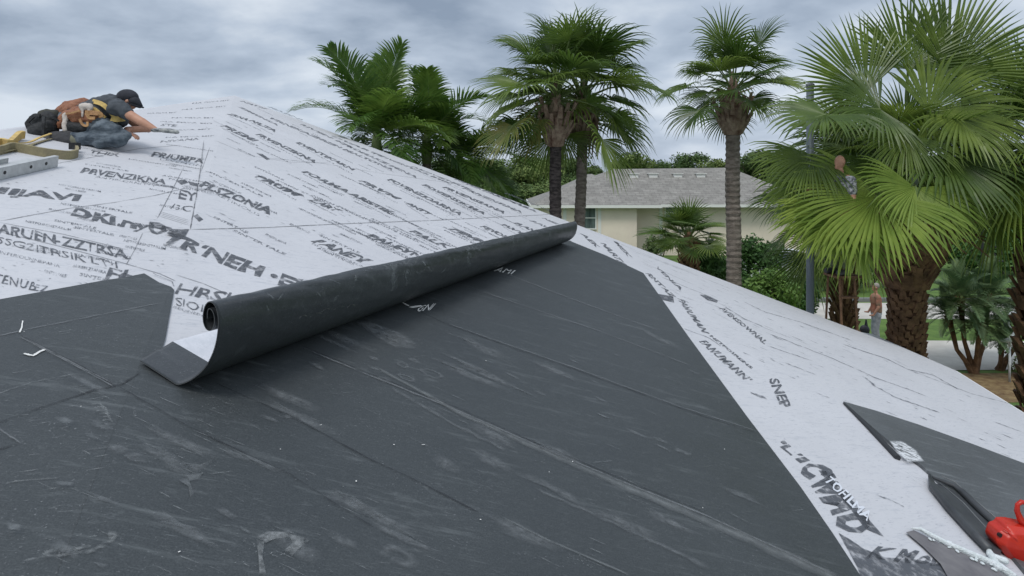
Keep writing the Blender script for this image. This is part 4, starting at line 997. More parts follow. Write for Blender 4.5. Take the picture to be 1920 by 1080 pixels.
date_palm([(1800, 560, 0, 1.05), (1852, 556, .3, 1.1), (1838, 610, -.3, .85), (1778, 590, .1, .7)], (1826, 700), 'bushy date palm with several thin bent stems beside the pale path', 3)
date_palm([(1915, 585, .2, 1.0), (1880, 640, -.2, .6)], (1874, 694), 'date palm cut by the right edge, its dark stubby base right of the bushy one', 5)

# ================================================================== POLE
pb = at(1519, 0, 9.6); pole = thing('lamp_pole', 'tall plain grey metal pole rising between the fan palms', 'pole', (pb.x, 9.6, GZ))
m = MB(); zt = at(0, 160, 9.6).z; m.tube([(pb.x, 9.6, GZ), (pb.x, 9.6, zt)], [.057, .054], 16); m.build('shaft', mat('galvanised', (.12, .145, .165), (.16, .185, .21), 3, .5, metal=.2), pole, True)
m = MB(); m.tube([(pb.x, 9.6, GZ), (pb.x, 9.6, GZ + .12)], [.13, .12], 16); m.build('base_plate', mat('base_grey', (.2, .2, .2)), pole)
m = MB(); m.ball((pb.x, 9.6, zt), (.065, .065, .04)); m.build('pole_cap', mat('cap_grey', (.15, .16, .17)), pole, True)

# ================================================================== NEIGHBOUR HOUSE
nh = thing('house', 'beige single storey house with a grey shingled hip roof beyond the palms', 'house', (9, 43, GZ))
shing = bpy.data.materials.new('grey_shingles'); shing.use_nodes = True; t = shing.node_tree; b_ = t.nodes['Principled BSDF']
tcn = t.nodes.new('ShaderNodeTexCoord'); mp = t.nodes.new('ShaderNodeMapping'); t.links.new(tcn.outputs['Object'], mp.inputs[0]); mp.inputs['Scale'].default_value = (1, 1, 1)
bt = t.nodes.new('ShaderNodeTexBrick'); t.links.new(mp.outputs[0], bt.inputs[0]); bt.inputs['Scale'].default_value = 1; bt.inputs['Brick Width'].default_value = .5; bt.inputs['Row Height'].default_value = .22
bt.inputs['Color1'].default_value = (.25, .24, .22, 1); bt.inputs['Color2'].default_value = (.31, .30, .275, 1); bt.inputs['Mortar'].default_value = (.20, .19, .175, 1); bt.inputs['Mortar Size'].default_value = .02
no = t.nodes.new('ShaderNodeTexNoise'); t.links.new(tcn.outputs['Object'], no.inputs[0]); no.inputs['Scale'].default_value = 2.6; no.inputs['Detail'].default_value = 8
mxr = t.nodes.new('ShaderNodeMixRGB'); mxr.blend_type = 'MULTIPLY'; mxr.inputs[0].default_value = .6; t.links.new(bt.outputs[0], mxr.inputs[1]); t.links.new(no.outputs[0], mxr.inputs[2])
vv = t.nodes.new('ShaderNodeVectorMath'); vv.operation = 'SCALE'; vv.inputs['Scale'].default_value = 1.15; t.links.new(mxr.outputs[0], vv.inputs[0]); t.links.new(vv.outputs[0], b_.inputs['Base Color']); b_.inputs['Roughness'].default_value = .95
ex0, ex1, ey0, ey1, ez = at(996, 0, 39.5).x, 19.5, 39.5, 50.0, at(0, 384, 39.5).z
rz = at(0, 317, 44.7).z; r0x, r1x = at(1150, 0, 44.7).x, 15.2
# roof: main hip with a front wing hip at the left
m = MB(); A_, B_, C_, D_ = Vector((ex0, ey0 + .6, ez)), Vector((ex1, ey0 + .6, ez)), Vector((ex1, ey1, ez)), Vector((ex0, ey1, ez)); RA, RB = Vector((r0x, 44.7, rz)), Vector((r1x, 44.7, rz + .1))
m.add([A_, B_, C_, D_, RA, RB], [(0, 1, 5, 4), (1, 2, 5), (2, 3, 4, 5), (3, 0, 4)], 0)
wx1 = at(1240, 0, 39).x; wf = 38.9; wm = (ex0 + wx1) / 2 + .2; wr = Vector((wm, wf + (wx1 - ex0) / 2, rz - .35)); wb = Vector((wm, 45, rz - .35))
m.add([Vector((ex0 - .03, wf, ez + .02)), Vector((wx1, wf, ez + .02)), wr, wb, Vector((ex0 - .03, 46, ez + .02)), Vector((wx1, 46, ez + .02))], [(0, 1, 2), (1, 5, 3, 2), (4, 0, 2, 3)], 0)
nroof = m.build('roof', shing, nh)
m = MB(); trim = mat('white_trim', (.68, .68, .65), rough=.6)
m.box((ex0 - .06, wf - .04, ez - .17), (wx1 + .03, wf + .03, ez + .012)); m.box((wx1 + .03, ey0 + .56, ez - .18), (ex1, ey0 + .64, ez - .005)); m.box((ex0 - .08, wf + .03, ez - .17), (ex0 - .02, ey1, ez - .003)); m.box((wx1 - .02, wf + .03, ez - .17), (wx1 + .04, ey0 + .56, ez + .008))
m.build('fascia', trim, nh)
stw = mat('beige_stucco', (.70, .61, .51), (.75, .66, .55), 1.4, .9, 5, bump=.1); wz = ez - .12; wallf = 39.4
xw0, xw1 = at(1012, 0, wallf).x, at(1194, 0, wallf).x
m = MB(); m.box((xw0, wallf, GZ), (xw1, 48, wz)); m.build('wall', stw, nh)
m = MB(); m.box((xw1 + .003, wallf + 1.5, GZ), (ex1 - .6, 49, wz)); m.build('wall', stw, nh)
glass = mat('dark_window_glass', (.05, .07, .07), (.13, .17, .16), 1.5, .15, 3, spec=.7, stretch=(3, 1, .3))
def win(u0, v0, u1, v1, y, parent=nh, mull=1, fr=.07):
    a = at(u0, v1, y); c = at(u1, v0, y); f = MB()
    x0, x1, z0, z1 = a.x, c.x, a.z, c.z
    f.box((x0 - fr, y - .06, z1), (x1 + fr, y, z1 + fr)); f.box((x0 - fr, y - .09, z0 - fr), (x1 + fr, y, z0)); f.box((x0 - fr, y - .06, z0), (x0, y, z1)); f.box((x1, y - .06, z0), (x1 + fr, y, z1))
    f.box((x0, y - .045, (z0 + z1) / 2 - .03), (x1, y - .004, (z0 + z1) / 2 + .03))
    fo_ = f.build('window', trim, parent); p = MB(); p.box((x0, y - .022, z0), (x1, y - .012, z1)); po = p.build('pane', glass, None); po.parent = fo_; po.matrix_parent_inverse = fo_.matrix_world.inverted() if False else Matrix(); 
    po.matrix_parent_inverse = Matrix(); return fo_
win(1087, 389, 1116, 428, wallf - .005); win(1248, 386, 1274, 412, wallf + 1.495)
for u_, y_ in ((1121, wallf), (1056, wallf), (1236, wallf + 1.5)):
    m = MB(); xq = at(u_, 0, y_).x; m.box((xq, y_ - .04, GZ), (xq + .2, y_ - .003, wz)); m.build('corner_trim', trim, nh)
for u, v in ((1188, 330), (1224, 327), (1270, 325), (1313, 322)):
    # vents sit on the front slope
    yv = 43.6; zv = ez + (rz - ez) * (yv - ey0 - .6) / (44.7 - ey0 - .6); x = at(u, 0, yv).x; m = MB(); m.box((x - .28, yv - .22, zv - .1), (x + .28, yv + .25, zv + .20)); m.box((x - .34, yv - .3, zv + .203), (x + .34, yv + .3, zv + .25)); vo = m.build('roof_vent', trim, nroof)
    vo.matrix_parent_inverse = Matrix()
m = MB()
for u in (1240, 1270): 
    x = at(u, 0, 40.9).x; zq = ez + (rz - ez) * (.8) / (44.7 - ey0 - .6); m.add([(x - .5, 40.5, zq - .2), (x + .45, 40.5, zq - .2), (x + .3, 41.3, zq + .19), (x - .7, 41.3, zq + .19)], [(0, 1, 2, 3)])
dv = m.build('flashing_patch', mat('pale_flashing', (.5, .49, .44)), nroof); dv.matrix_parent_inverse = Matrix()

# ================================================================== BROADLEAF TREES, BUSHES
treel = [mat('far_leaf_a', (0.05, 0.095, 0.028), (0.12, 0.18, 0.055), .7, .9, 4, objrand=.3), mat('far_leaf_b', (0.06, 0.105, 0.03), (0.14, 0.19, 0.055), .7, .9, 4, objrand=.3)]
woodm = mat('tree_wood', (.07, .055, .04), (.13, .11, .09), 5, .9)
def blob_leaves(m, blobs, n, size, rg, mi=0, flat=.6):
    tot = sum(r[1][0] * r[1][1] + r[1][2] ** 2 for r in blobs)
    for c, r_ in blobs:
        k = int(n * (r_[0] * r_[1] + r_[2] ** 2) / tot); c = Vector(c)
        for _ in range(k):
            d = Vector((rg.gauss(0, 1), rg.gauss(0, 1), rg.gauss(0, 1))).normalized(); q_ = rg.uniform(.55, 1.08) * (1 + .25 * noise.noise(d * 2.3 + c))
            p = c + Vector((d.x * r_[0], d.y * r_[1], d.z * r_[2])) * q_
            nn_ = (d + Vector((rg.gauss(0, 1), rg.gauss(0, 1), rg.gauss(0, 1))) * flat).normalized(); a = nn_.orthogonal().normalized(); b2 = nn_.cross(a); th = rg.uniform(0, 6.28); a, b2 = a * math.cos(th) + b2 * math.sin(th), b2 * math.cos(th) - a * math.sin(th)
            s_ = size * rg.uniform(.5, 1.3); m.add([p - a * s_, p - b2 * s_ * .45, p + a * s_, p + b2 * s_ * .45], [(0, 1, 2, 3)], mi)
def tree_proto(seed, h, w_, nb, n, size, mt):
    rg = random.Random(seed); tr = MB(); tr.tube([(0, 0, 0), (rg.uniform(-.2, .2), 0, h * .35), (rg.uniform(-.3, .3), 0, h * .62)], [.22, .16, .09], 8); blobs = []
    for i in range(nb):
        a = rg.uniform(0, 6.28); rr = rg.uniform(0, w_ * .36); z = h * rg.uniform(.38, .88); s_ = w_ * rg.uniform(.15, .27) * (1.15 - .4 * z / h)
        c = Vector((rr * math.cos(a), rr * math.sin(a), z)); blobs.append((c, (s_, s_, s_ * .72))); tr.tube([(0, 0, h * .35), c * .6 + Vector((0, 0, h * .2)) * .6, c], [.08, .05, .02], 5)
    cr_ = MB(); blob_leaves(cr_, blobs, n, size, rg)
    t = thing('tree', '', 'tree', (0, 0, 0)); tr.build('trunk', woodm, t); cr_.build('crown', mt, t); return t
def copy_thing(src, loc, rz_, s_, label, group=None, cat=None):
    o = src.copy(); COL.objects.link(o); o.location = loc; o.rotation_euler = (0, 0, rz_); o.scale = s_; o['label'] = label
    if group: o['group'] = group
    for ch_ in src.children:
        c = ch_.copy(); COL.objects.link(c); c.parent = o; c.matrix_parent_inverse = Matrix()
    return o
protos = [tree_proto(s_, 9.5, 8, 26, 5200, .26, treel[s_ % 2]) for s_ in range(1, 6)]
rg = random.Random(99); used = set()
rows = []
for i in range(30): rows.append((rg.uniform(-8, 8) + 850 + i * 38, rg.uniform(284, 304), rg.uniform(100, 125), 'tree of the far treeline', 'trees of the far treeline'))
for i in range(13): rows.append((890 + i * 30 + rg.uniform(-8, 8), rg.uniform(312, 328) if i > 4 else rg.uniform(296, 312), rg.uniform(72, 84), 'green tree before the far treeline beside the grey roof', 'nearer trees left of the grey roof'))
for i in range(9): rows.append((870 + i * 22, rg.uniform(336, 350), rg.uniform(55, 60), 'low bushy tree left of the beige house', 'low bushy trees beside the beige house'))
cnt = {}; ORD = ['leftmost'] + [x + ' from the left' for x in 'second third fourth fifth sixth seventh eighth ninth tenth eleventh twelfth thirteenth fourteenth fifteenth sixteenth seventeenth eighteenth nineteenth twentieth twenty-first twenty-second twenty-third twenty-fourth twenty-fifth twenty-sixth twenty-seventh twenty-eighth twenty-ninth thirtieth'.split()]
for u, vt, y, lab, grp in rows:
    cnt[grp] = cnt.get(grp, 0) + 1; lab = lab + ', ' + ORD[cnt[grp] - 1]
    top = at(u, vt, y).z - GZ; s_ = top / 9.5 * rg.uniform(.95, 1.08); wx = s_ * rg.uniform(.85, 1.25)
    if grp.startswith('low'): wx *= 1.7
    k = rg.randrange(5); p = at(u, 0, y)
    if k not in used:
        used.add(k); o = protos[k]; o.location = (p.x, y, GZ); o.scale = (wx, wx, s_); o['label'] = lab; o['group'] = grp
    else: copy_thing(protos[k], (p.x, y, GZ), rg.uniform(0, 6.28), (wx, wx, s_), lab, grp)
for k in range(5):
    if k not in used: 
        for c in list(protos[k].children): bpy.data.objects.remove(c)
        bpy.data.objects.remove(protos[k])
# bushes and hedges near by
bushm = [mat('bush_dark', (0.025, 0.07, 0.015), (0.065, 0.15, 0.03), 3, .6, 4, transl=.15), mat('bush_bright', (0.06, 0.13, 0.022), (0.14, 0.24, 0.045), 3, .6, 4, transl=.2), mat('bush_olive', (0.06, 0.10, 0.035), (0.13, 0.18, 0.06), 3, .7, 4, transl=.15)]
def bush(u, vt, y, wpx, label, mt, n=2600, size=.07, seed=0, cat='bush', tall=1.0, nb=9):
    rg = random.Random(seed); p = at(u, 0, y); W = wpx * y / FP; h = at(0, vt, y).z - GZ; t = thing('bush', label, cat, (p.x, y, GZ)); blobs = []
    for i in range(nb):
        x = p.x + rg.uniform(-.5, .5) * W * .75; z = GZ + h * rg.uniform(.3, .82); s_ = W * rg.uniform(.16, .26); s_ = min(s_, h * .4); blobs.append((Vector((x, y + rg.uniform(-.3, .3) * W * .5, z)), (s_, s_, s_ * .9 * tall)))
    m = MB(); blob_leaves(m, blobs, n, size, rg); m.build('foliage', mt, t)
    s = MB()
    for c, r_ in blobs[:5]: s.tube([(p.x, y, GZ), (p.x * .4 + c.x * .6, y, GZ + h * .3), tuple(c)], [.04, .03, .015], 5)
    s.build('stem', woodm, t)
bush(1352, 448, 25, 110, 'dark green bush behind and left of the single tall palm trunk', bushm[0], 4200, .09, 1)
bush(1408, 440, 26, 110, 'dark bush with upright shoots just right of the single tall palm trunk', bushm[0], 4200, .09, 2)
bush(1440, 500, 22, 120, 'bright green bush at the roof edge left of the grey pole', bushm[1], 4200, .08, 3)
bush(1490, 520, 22.5, 90, 'green bush directly left of the grey pole base', bushm[0], 3200, .08, 4)
bush(1555, 480, 28, 130, 'olive bush behind the short brown palm trunk', bushm[2], 3800, .09, 5)
bush(1630, 478, 29, 130, 'bush behind the person on the lawn', bushm[1], 3800, .09, 6)
bush(1370, 508, 19, 60, 'small bright leafy plant at the foot of the single tall palm', bushm[1], 900, .08, 7)
bush(1750, 440, 34, 190, 'wide dark hedge far behind the big palm trunk', bushm[2], 5200, .12, 8)
bush(1880, 430, 33, 210, 'wide hedge behind the date palms at the right', bushm[0], 5200, .12, 9)
bush(1960, 640, 16, 120, 'low shrub at the right edge beside the mulch', bushm[2], 2000, .06, 10)
bush(1240, 440, 38, 60, 'low olive shrub at the wall of the beige house', bushm[2], 1500, .09, 12)
# mid-distance trees behind right palms
for u, vt, y, s_, lab in [(1500, 292, 70, 1, 'round tree above the right end of the grey roof'), (1640, 330, 48, 1, 'broad tree behind the lawn, seen through the largest palm'), (1760, 340, 45, 1, 'broad tree behind the hedge right of the largest palm trunk'), (1880, 325, 42, 1, 'tree behind the right edge palm, furthest right')]:
    top = at(u, vt, y).z - GZ; k = top / 9.5; p = at(u, 0, y); copy_thing(protos[0], (p.x, y, GZ), u, (k * 1.5, k * 1.5, k), lab)
    bpy.context.scene.collection.objects[-1]
# ================================================================== PARKED CAR behind the bushes
car = thing('car', 'white car mostly hidden behind the bushes below the palm fans', 'car', tuple(at(1462, 0, 31) + Vector((0, 0, GZ))))
cxx, cyy = at(1470, 0, 31).x, 31.0
cpaint = mat('white_car_paint', (.62, .63, .64), rough=.25, spec=.6); cgl = mat('car_glass', (.02, .03, .035), rough=.08, spec=.8)
sec = [(-2.2, .45, .78, .55), (-2.0, .3, .95, .8), (-1.1, .25, 1.02, .86), (-.5, .25, 1.42, .72), (.6, .25, 1.48, .72), (1.5, .25, 1.1, .84), (2.1, .3, 1.0, .8), (2.25, .45, .8, .6)]
m = MB(); vs = []
for x, zb, zt_, hw in sec:
    vs += [(cxx + x, cyy - hw, GZ + zb), (cxx + x, cyy - hw * 1.04, GZ + .7), (cxx + x, cyy - hw * .86, GZ + zt_), (cxx + x, cyy + hw * .86, GZ + zt_), (cxx + x, cyy + hw * 1.04, GZ + .7), (cxx + x, cyy + hw, GZ + zb)]
m.add(vs, [(i * 6 + k, i * 6 + (k + 1) % 6, (i + 1) * 6 + (k + 1) % 6, (i + 1) * 6 + k) for i in range(7) for k in range(6)] + [(5, 4, 3, 2, 1, 0), tuple(42 + k for k in range(6))]); m.build('body', cpaint, car)
m = MB()
for x0, x1, xb0, xb1 in ((-.46, .05, -.95, .05), (.12, .62, .12, 1.3)):
    m.add([(cxx + xb0, cyy - .86, GZ + .98), (cxx + xb1, cyy - .86, GZ + .98), (cxx + x1, cyy - .69, GZ + 1.36), (cxx + x0, cyy - .69, GZ + 1.36)], [(0, 1, 2, 3)])
m.build('side_window', cgl, car)
for x in (-1.4, 1.4):
    for y_ in (-.82, .62):
        m = MB(); m.tube([(cxx + x, cyy + y_, GZ + .33), (cxx + x, cyy + y_ + .2, GZ + .33)], .33, 20); wo = m.build('wheel', mat('tyre', (.02, .02, .02)), car); m = MB(); m.tube([(cxx + x, cyy + y_ - .01, GZ + .33), (cxx + x, cyy + y_ + .02, GZ + .33)], .19, 14); ri = m.build('rim', trim, None); ri.parent = wo

# ================================================================== PEOPLE
skin = mat('skin', (0.40, 0.20, 0.13), (0.46, 0.25, 0.17), 9, .55, 3, bump=.05)
shirt = mat('dark_shirt', (0.045, 0.052, 0.062), (0.075, 0.085, 0.098), 9, .9, 4, bump=.5, bscale=14)
jean = mat('blue_grey_jeans', (0.045, 0.062, 0.082), (0.15, 0.18, 0.21), 7, .9, 6, .38, .62, 1.0, 16, stretch=(1, 1, 2.2))
bootm = mat('dark_boot', (.035, .036, .04), (.07, .07, .075), 9, .8, 4, bump=.4)
sockm = mat('sock_olive', (.16, .16, .12), (.2, .2, .15), 20, .95)
glv = mat('grey_work_glove', (.36, .37, .36), (.10, .11, .12), 22, .8, 4, .42, .6)
capm = mat('navy_cap', (.02, .022, .03), (.035, .037, .048), 10, .85)
leath = mat('brown_leather', (0.17, 0.062, 0.03), (0.32, 0.14, 0.075), 10, .6, 5, bump=.6)
tanl = mat('tan_leather', (0.42, 0.24, 0.10), (.3, .16, .07), 12, .6, 4, bump=.4)
blk = mat('black_nylon', (.009, .010, .012), (.024, .026, .028), 12, .65, 4, bump=.5)
yel = mat('yellow_webbing', (.66, .48, .16), (.45, .32, .13), 14, .8, 4, bump=.3)
tanw = mat('dusty_webbing', (.30, .26, .15), (.22, .19, .12), 14, .85, 4, bump=.3)
palef = mat('pale_fleece', (.55, .50, .46), (.45, .4, .36), 20, .95)
YW = 6.1
def W(cx_, cy_, dy=0.0): return at(40 + cx_ / 6, 150 + cy_ / 6, YW + dy)   # in metres, from the crop of the worker
kp = W(1000, 730, 0)
per = thing('person', 'worker in dark shirt, jeans and black cap kneeling low and reaching across the roof', 'person', tuple(W(800, 740, .1)))
bd = MB()
# torso, continuous from pelvis to neck
bd.cap(W(640, 470, .22), .135, W(760, 400, .22), .135, upv=(0, 1, 0)); bd.cap(W(760, 400, .22), .13, W(960, 340, .22), .14); bd.cap(W(960, 340, .22), .14, W(1080, 320, .22), .12)
bd.cap(W(1080, 310, .06), .06, W(1080, 300, .40), .06); bd.cap(W(1090, 290, .22), .055, W(1180, 255, .22), .05)
# head with face in profile
hc_ = W(1205, 225, .22)
bd.ball(hc_, (.082, .072, .088)); bd.ball(W(1235, 262, .22), (.058, .055, .062)); bd.cap(W(1255, 290, .22), .026, W(1262, 305, .22), .022)   # jaw and chin
bd.cap(W(1276, 262, .22), .012, W(1288, 275, .22), .011); bd.ball(W(1190, 240, .145), (.018, .010, .026))     # nose, ear
bd.ball(W(1190, 240, .295), (.018, .010, .026)); bd.cap(W(1279, 288, .22), .01, W(1272, 296, .22), .01)
# near arm
bd.cap(W(1120, 320, .06), .058, W(1230, 400, .03), .047); bd.cap(W(1230, 400, .03), .047, W(1350, 470, 0), .042); bd.cap(W(1350, 470, 0), .045, W(1510, 560, 0), .028)
# far arm, folded so the hand rests under the chest
bd.cap(W(1110, 340, .38), .052, W(1300, 510, .42), .042); bd.cap(W(1430, 550, .36), .036, W(1190, 560, .22), .034); bd.cap(W(1300, 510, .42), .042, W(1430, 550, .38), .04); bd.cap(W(1190, 560, .22), .032, W(1190, 590, .15), .026)
# legs
bd.cap(W(650, 480, .14), .085, W(1080, 625, .03), .040); bd.cap(W(1080, 650, .03), .042, W(600, 670, .0), .036); bd.cap(W(650, 480, .32), .085, W(1060, 635, .41), .04); bd.cap(W(1060, 650, .42), .042, W(600, 660, .44), .045)
bd.cap(W(600, 670, 0), .04, W(330, 700, 0), .032); bd.cap(W(600, 660, .44), .04, W(360, 690, .44), .032)
remesh(bd, 'body', skin, per, .011, 5)
# bare far hand: palm, four fingers and a thumb
def hand(p, d, side, up_, s_=1.0, mt=skin, parent=None, nm='hand', curl=.5, vox=.005, thick=1.0):
    p = Vector(p); d = Vector(d).normalized(); side = Vector(side).normalized(); up_ = Vector(up_).normalized(); m = MB()
    m.cap(p, .026 * s_, p + d * .07 * s_ + side * .018 * s_, .020 * s_, flat=.62, upv=side); m.cap(p, .024 * s_, p + d * .07 * s_ - side * .018 * s_, .019 * s_, flat=.62, upv=side)
    for k, (o_, l) in enumerate(((-.030, .062), (-.010, .074), (.011, .07), (.031, .055))):
        a = p + d * .075 * s_ + side * o_ * s_; l *= s_; r_ = .0098 * s_ * thick
        k1 = a + (d * math.cos(curl * .3) - up_ * math.sin(curl * .3) + side * o_ * 2.5).normalized() * l * .45; k2 = k1 + (d * math.cos(curl) - up_ * math.sin(curl) + side * o_ * 1.5).normalized() * l * .32; k3 = k2 + (d * math.cos(curl * 1.6) - up_ * math.sin(curl * 1.6)).normalized() * l * .26
        m.cap(a, r_, k1, r_ * .95, n=8); m.cap(k1, r_ * .95, k2, r_ * .88, n=8); m.cap(k2, r_ * .88, k3, r_ * .78, n=8)
    t0 = p + d * .015 * s_ - side * .028 * s_; t1 = t0 + (d * .6 - side * .8).normalized() * .035 * s_; t2 = t1 + (d * .9 - side * .35).normalized() * .03 * s_; m.cap(t0, .013 * s_, t1, .011 * s_, n=8); m.cap(t1, .011 * s_, t2, .009 * s_, n=8)
    return remesh(m, nm, mt, parent, vox, 2)
hand(W(1195, 592, .13), (1, -.2, -.35), (0, 1, .1), (0, 0, 1), .95, skin, per, 'hand', .5)
hand(W(1500, 562, 0), (1, 0, -.05), (0.05, 1, .05), (0, 0, 1), 1.42, glv, per, 'glove', .12, .007, 1.7)
# shirt
sh = MB(); sh.cap(W(700, 430, .22), .150, W(860, 375, .22), .158); sh.cap(W(860, 375, .22), .158, W(1000, 345, .22), .162); sh.cap(W(1000, 345, .22), .160, W(1075, 320, .22), .138); sh.cap(W(1070, 315, .06), .082, W(1070, 300, .38), .08)
sh.cap(W(1100, 300, .05), .075, W(1180, 368, .035), .064); sh.cap(W(1100, 320, .39), .07, W(1180, 390, .40), .06); sh.cap(W(1090, 290, .22), .075, W(1130, 268, .22), .062)
sh.cap(W(1010, 400, .22), .12, W(1100, 450, .22), .085)
remesh(sh, 'shirt', shirt, per, .011, 4, .022, 10)
tr_ = MB(); tr_.cap(W(640, 450, .22), .165, W(760, 430, .22), .15); tr_.cap(W(700, 480, .14), .13, W(930, 545, .06), .112); tr_.cap(W(930, 545, .06), .112, W(1110, 640, .02), .078)
tr_.cap(W(1105, 650, .02), .082, W(850, 665, .01), .085); tr_.cap(W(850, 665, .01), .088, W(620, 670, 0), .075)
tr_.cap(W(700, 470, .30), .13, W(1080, 640, .40), .085); tr_.cap(W(1080, 650, .42), .08, W(620, 660, .44), .07)
remesh(tr_, 'trousers', jean, per, .011, 4, .034, 9)
for dy in (0, .44):
    s = MB(); s.cap(W(640, 668, dy), .066, W(570, 668, dy), .068); remesh(s, 'sock', sockm, per, .012, 2)
    s = MB(); s.cap(W(545, 662, dy), .086, W(400, 668, dy), .084); s.cap(W(400, 668, dy), .085, W(335, 680, dy), .070); s.cap(W(360, 640, dy), .055, W(320, 700, dy), .05); remesh(s, 'boot', bootm, per, .011, 3, .006, 12)
# cap
cp = MB(); cp.ball(W(1195, 195, .22), (.104, .092, .082)); cp.cap(W(1110, 215, .22), .04, W(1110, 218, .22), .04)
cpo = remesh(cp, 'cap', capm, per, .01, 3)
br = MB(); r1 = [W(1268, 195, .14), W(1290, 215, .12), W(1300, 265, .12), W(1285, 320, .15)]
def plate3(mb, c, ax1, ax2, n_, th, segs=14, a0=-90, a1=90):
    top = [c + ax1 * math.cos(R(a0 + (a1 - a0) * k / segs)) + ax2 * math.sin(R(a0 + (a1 - a0) * k / segs)) - n_ * .018 * abs(math.sin(R(a0 + (a1 - a0) * k / segs))) for k in range(segs + 1)]
    bot = [p - n_ * th for p in top]; k = len(top); mb.add(top, [tuple(range(k))]); mb.add(bot, [tuple(range(k - 1, -1, -1))]); mb.add(top + bot, [(i, (i + 1) % k, (i + 1) % k + k, i + k) for i in range(k)])
ax1 = (W(1375, 300, .22) - W(1262, 240, .22)); plate3(br, W(1262, 240, .22), ax1, Vector((0, .085, 0)), Vector((.5, 0, .85)).normalized(), .014)
br.tube([W(1262, 225, .22), W(1290, 262, .22), W(1345, 300, .22)], [.05, .045, .02], 10, flat=1.5); b2 = br.build('brim', capm, cpo, True); b2.matrix_parent_inverse = Matrix()
b2.matrix_parent_inverse = (Matrix.Translation(per.location) @ cpo.matrix_parent_inverse).inverted()
# harness
def strap(mb, pts, w_, th, up_=(0, -1, .2), mi=0):
    pts = [Vector(p) for p in pts]; u_ = Vector(up_).normalized(); vs = []
    q_ = catmull(pts, 6)
    for i, p in enumerate(q_):
        d = (q_[min(i + 1, len(q_) - 1)] - q_[max(i - 1, 0)]).normalized(); s_ = d.cross(u_).normalized() * w_ / 2; n_ = u_ * th / 2
        vs += [p - s_ - n_, p + s_ - n_, p + s_ + n_, p - s_ + n_]
    fs = []
    for i in range(len(q_) - 1):
        for k in range(4): fs.append((i * 4 + k, i * 4 + (k + 1) % 4, (i + 1) * 4 + (k + 1) % 4, (i + 1) * 4 + k))
    fs += [(3, 2, 1, 0), tuple(len(vs) - 4 + k for k in range(4))]; mb.add(vs, fs, mi)
hs_ = MB()
strap(hs_, [W(800, 238, .10), W(890, 262, .045), W(960, 310, .035), W(1030, 390, .05), W(1100, 450, .07)], .042, .010)
strap(hs_, [W(800, 238, .32), W(900, 238, .34), W(1000, 250, .36)], .042, .010, (0, .2, 1))
strap(hs_, [W(700, 300, .06), W(820, 330, .05), W(900, 400, .05), W(940, 430, .06)], .04, .010)
strap(hs_, [W(1010, 440, .06), W(1080, 450, .06), W(1160, 440, .1)], .04, .010)
hs_.tube([W(900, 205, .2), W(925, 182, .2), W(960, 190, .2), W(965, 212, .2)], .012, 8)
hs_.build('harness', yel, per, False)
# tool belt pouches
tbel = MB(); tbel.cap(W(560, 380, .06), .05, W(700, 330, .05), .055); tbel.cap(W(540, 400, .05), .06, W(680, 400, .03), .07); tbel.cap(W(620, 460, .03), .05, W(820, 420, .02), .05); tbel.cap(W(470, 430, .1), .05, W(450, 520, .08), .035); tbel.cap(W(600, 330, .22), .09, W(700, 300, .22), .09)
tbel.cap(W(470, 400, .2), .09, W(560, 360, .2), .12)
remesh(tbel, 'tool_pouch', leath, per, .010, 3, .012, 14)
tp = MB(); tp.cap(W(540, 500, .01), .045, W(700, 540, -.01), .045); tp.cap(W(540, 540, .01), .04, W(640, 560, 0), .04); remesh(tp, 'tool_pouch', blk, per, .011, 3, .015, 9)
st = MB(); strap(st, [W(655, 440, -.045), W(690, 500, -.05), W(740, 515, -.05), W(745, 470, -.04)], .022, .008); strap(st, [W(720, 370, -.045), W(800, 370, -.04), W(880, 380, -.03), W(905, 420, -.02)], .045, .012); strap(st, [W(740, 350, -.05), W(760, 420, -.05), W(830, 430, -.04)], .03, .010); strap(st, [W(500, 380, -.03), W(560, 372, -.05), W(660, 345, -.05)], .018, .008); st.build('pouch_strap', tanl, per)
pf = MB(); pf.cap(W(695, 300, -.0), .035, W(770, 300, -.0), .035); pf.cap(W(690, 310, -.01), .018, W(688, 410, -.03), .012); pf.cap(W(495, 400, -.0), .028, W(490, 560, -.03), .022); pf.cap(W(785, 320, -.01), .018, W(760, 345, -.02), .014); remesh(pf, 'rag', palef, per, .009, 2, .008, 20)
# backpack behind
bp = thing('tool_bag', 'black nylon tool bag with a loop handle sitting behind the kneeling worker', 'bag', tuple(W(260, 660, .1)))
m = MB(); m.cap(W(175, 575, .05), .075, W(310, 555, .05), .085); m.cap(W(160, 520, .2), .085, W(320, 480, .2), .10); m.cap(W(175, 465, .1), .07, W(320, 450, .1), .09); m.cap(W(150, 600, .05), .05, W(240, 610, .05), .045); remesh(m, 'bag_body', blk, bp, .012, 4, .02, 8)
m = MB(); m.cap(W(270, 395, .1), .06, W(380, 405, .12), .06); m.cap(W(290, 368, .1), .04, W(370, 378, .1), .035); remesh(m, 'top_flap', mat('olive_black_nylon', (.035, .036, .03), (.06, .06, .05), 12, .8), bp, .012, 3, .012, 10)
m = MB(); strap(m, [W(110, 530, .0), W(72, 480, 0), W(110, 430, .0), W(150, 398, 0), W(210, 402, 0)], .035, .012); strap(m, [W(250, 420, -.06), W(250, 500, -.1), W(245, 620, -.06)], .03, .01); strap(m, [W(240, 410, -.04), W(340, 420, -.05), W(420, 460, -.03)], .02, .01); m.build('carry_strap', blk, bp)
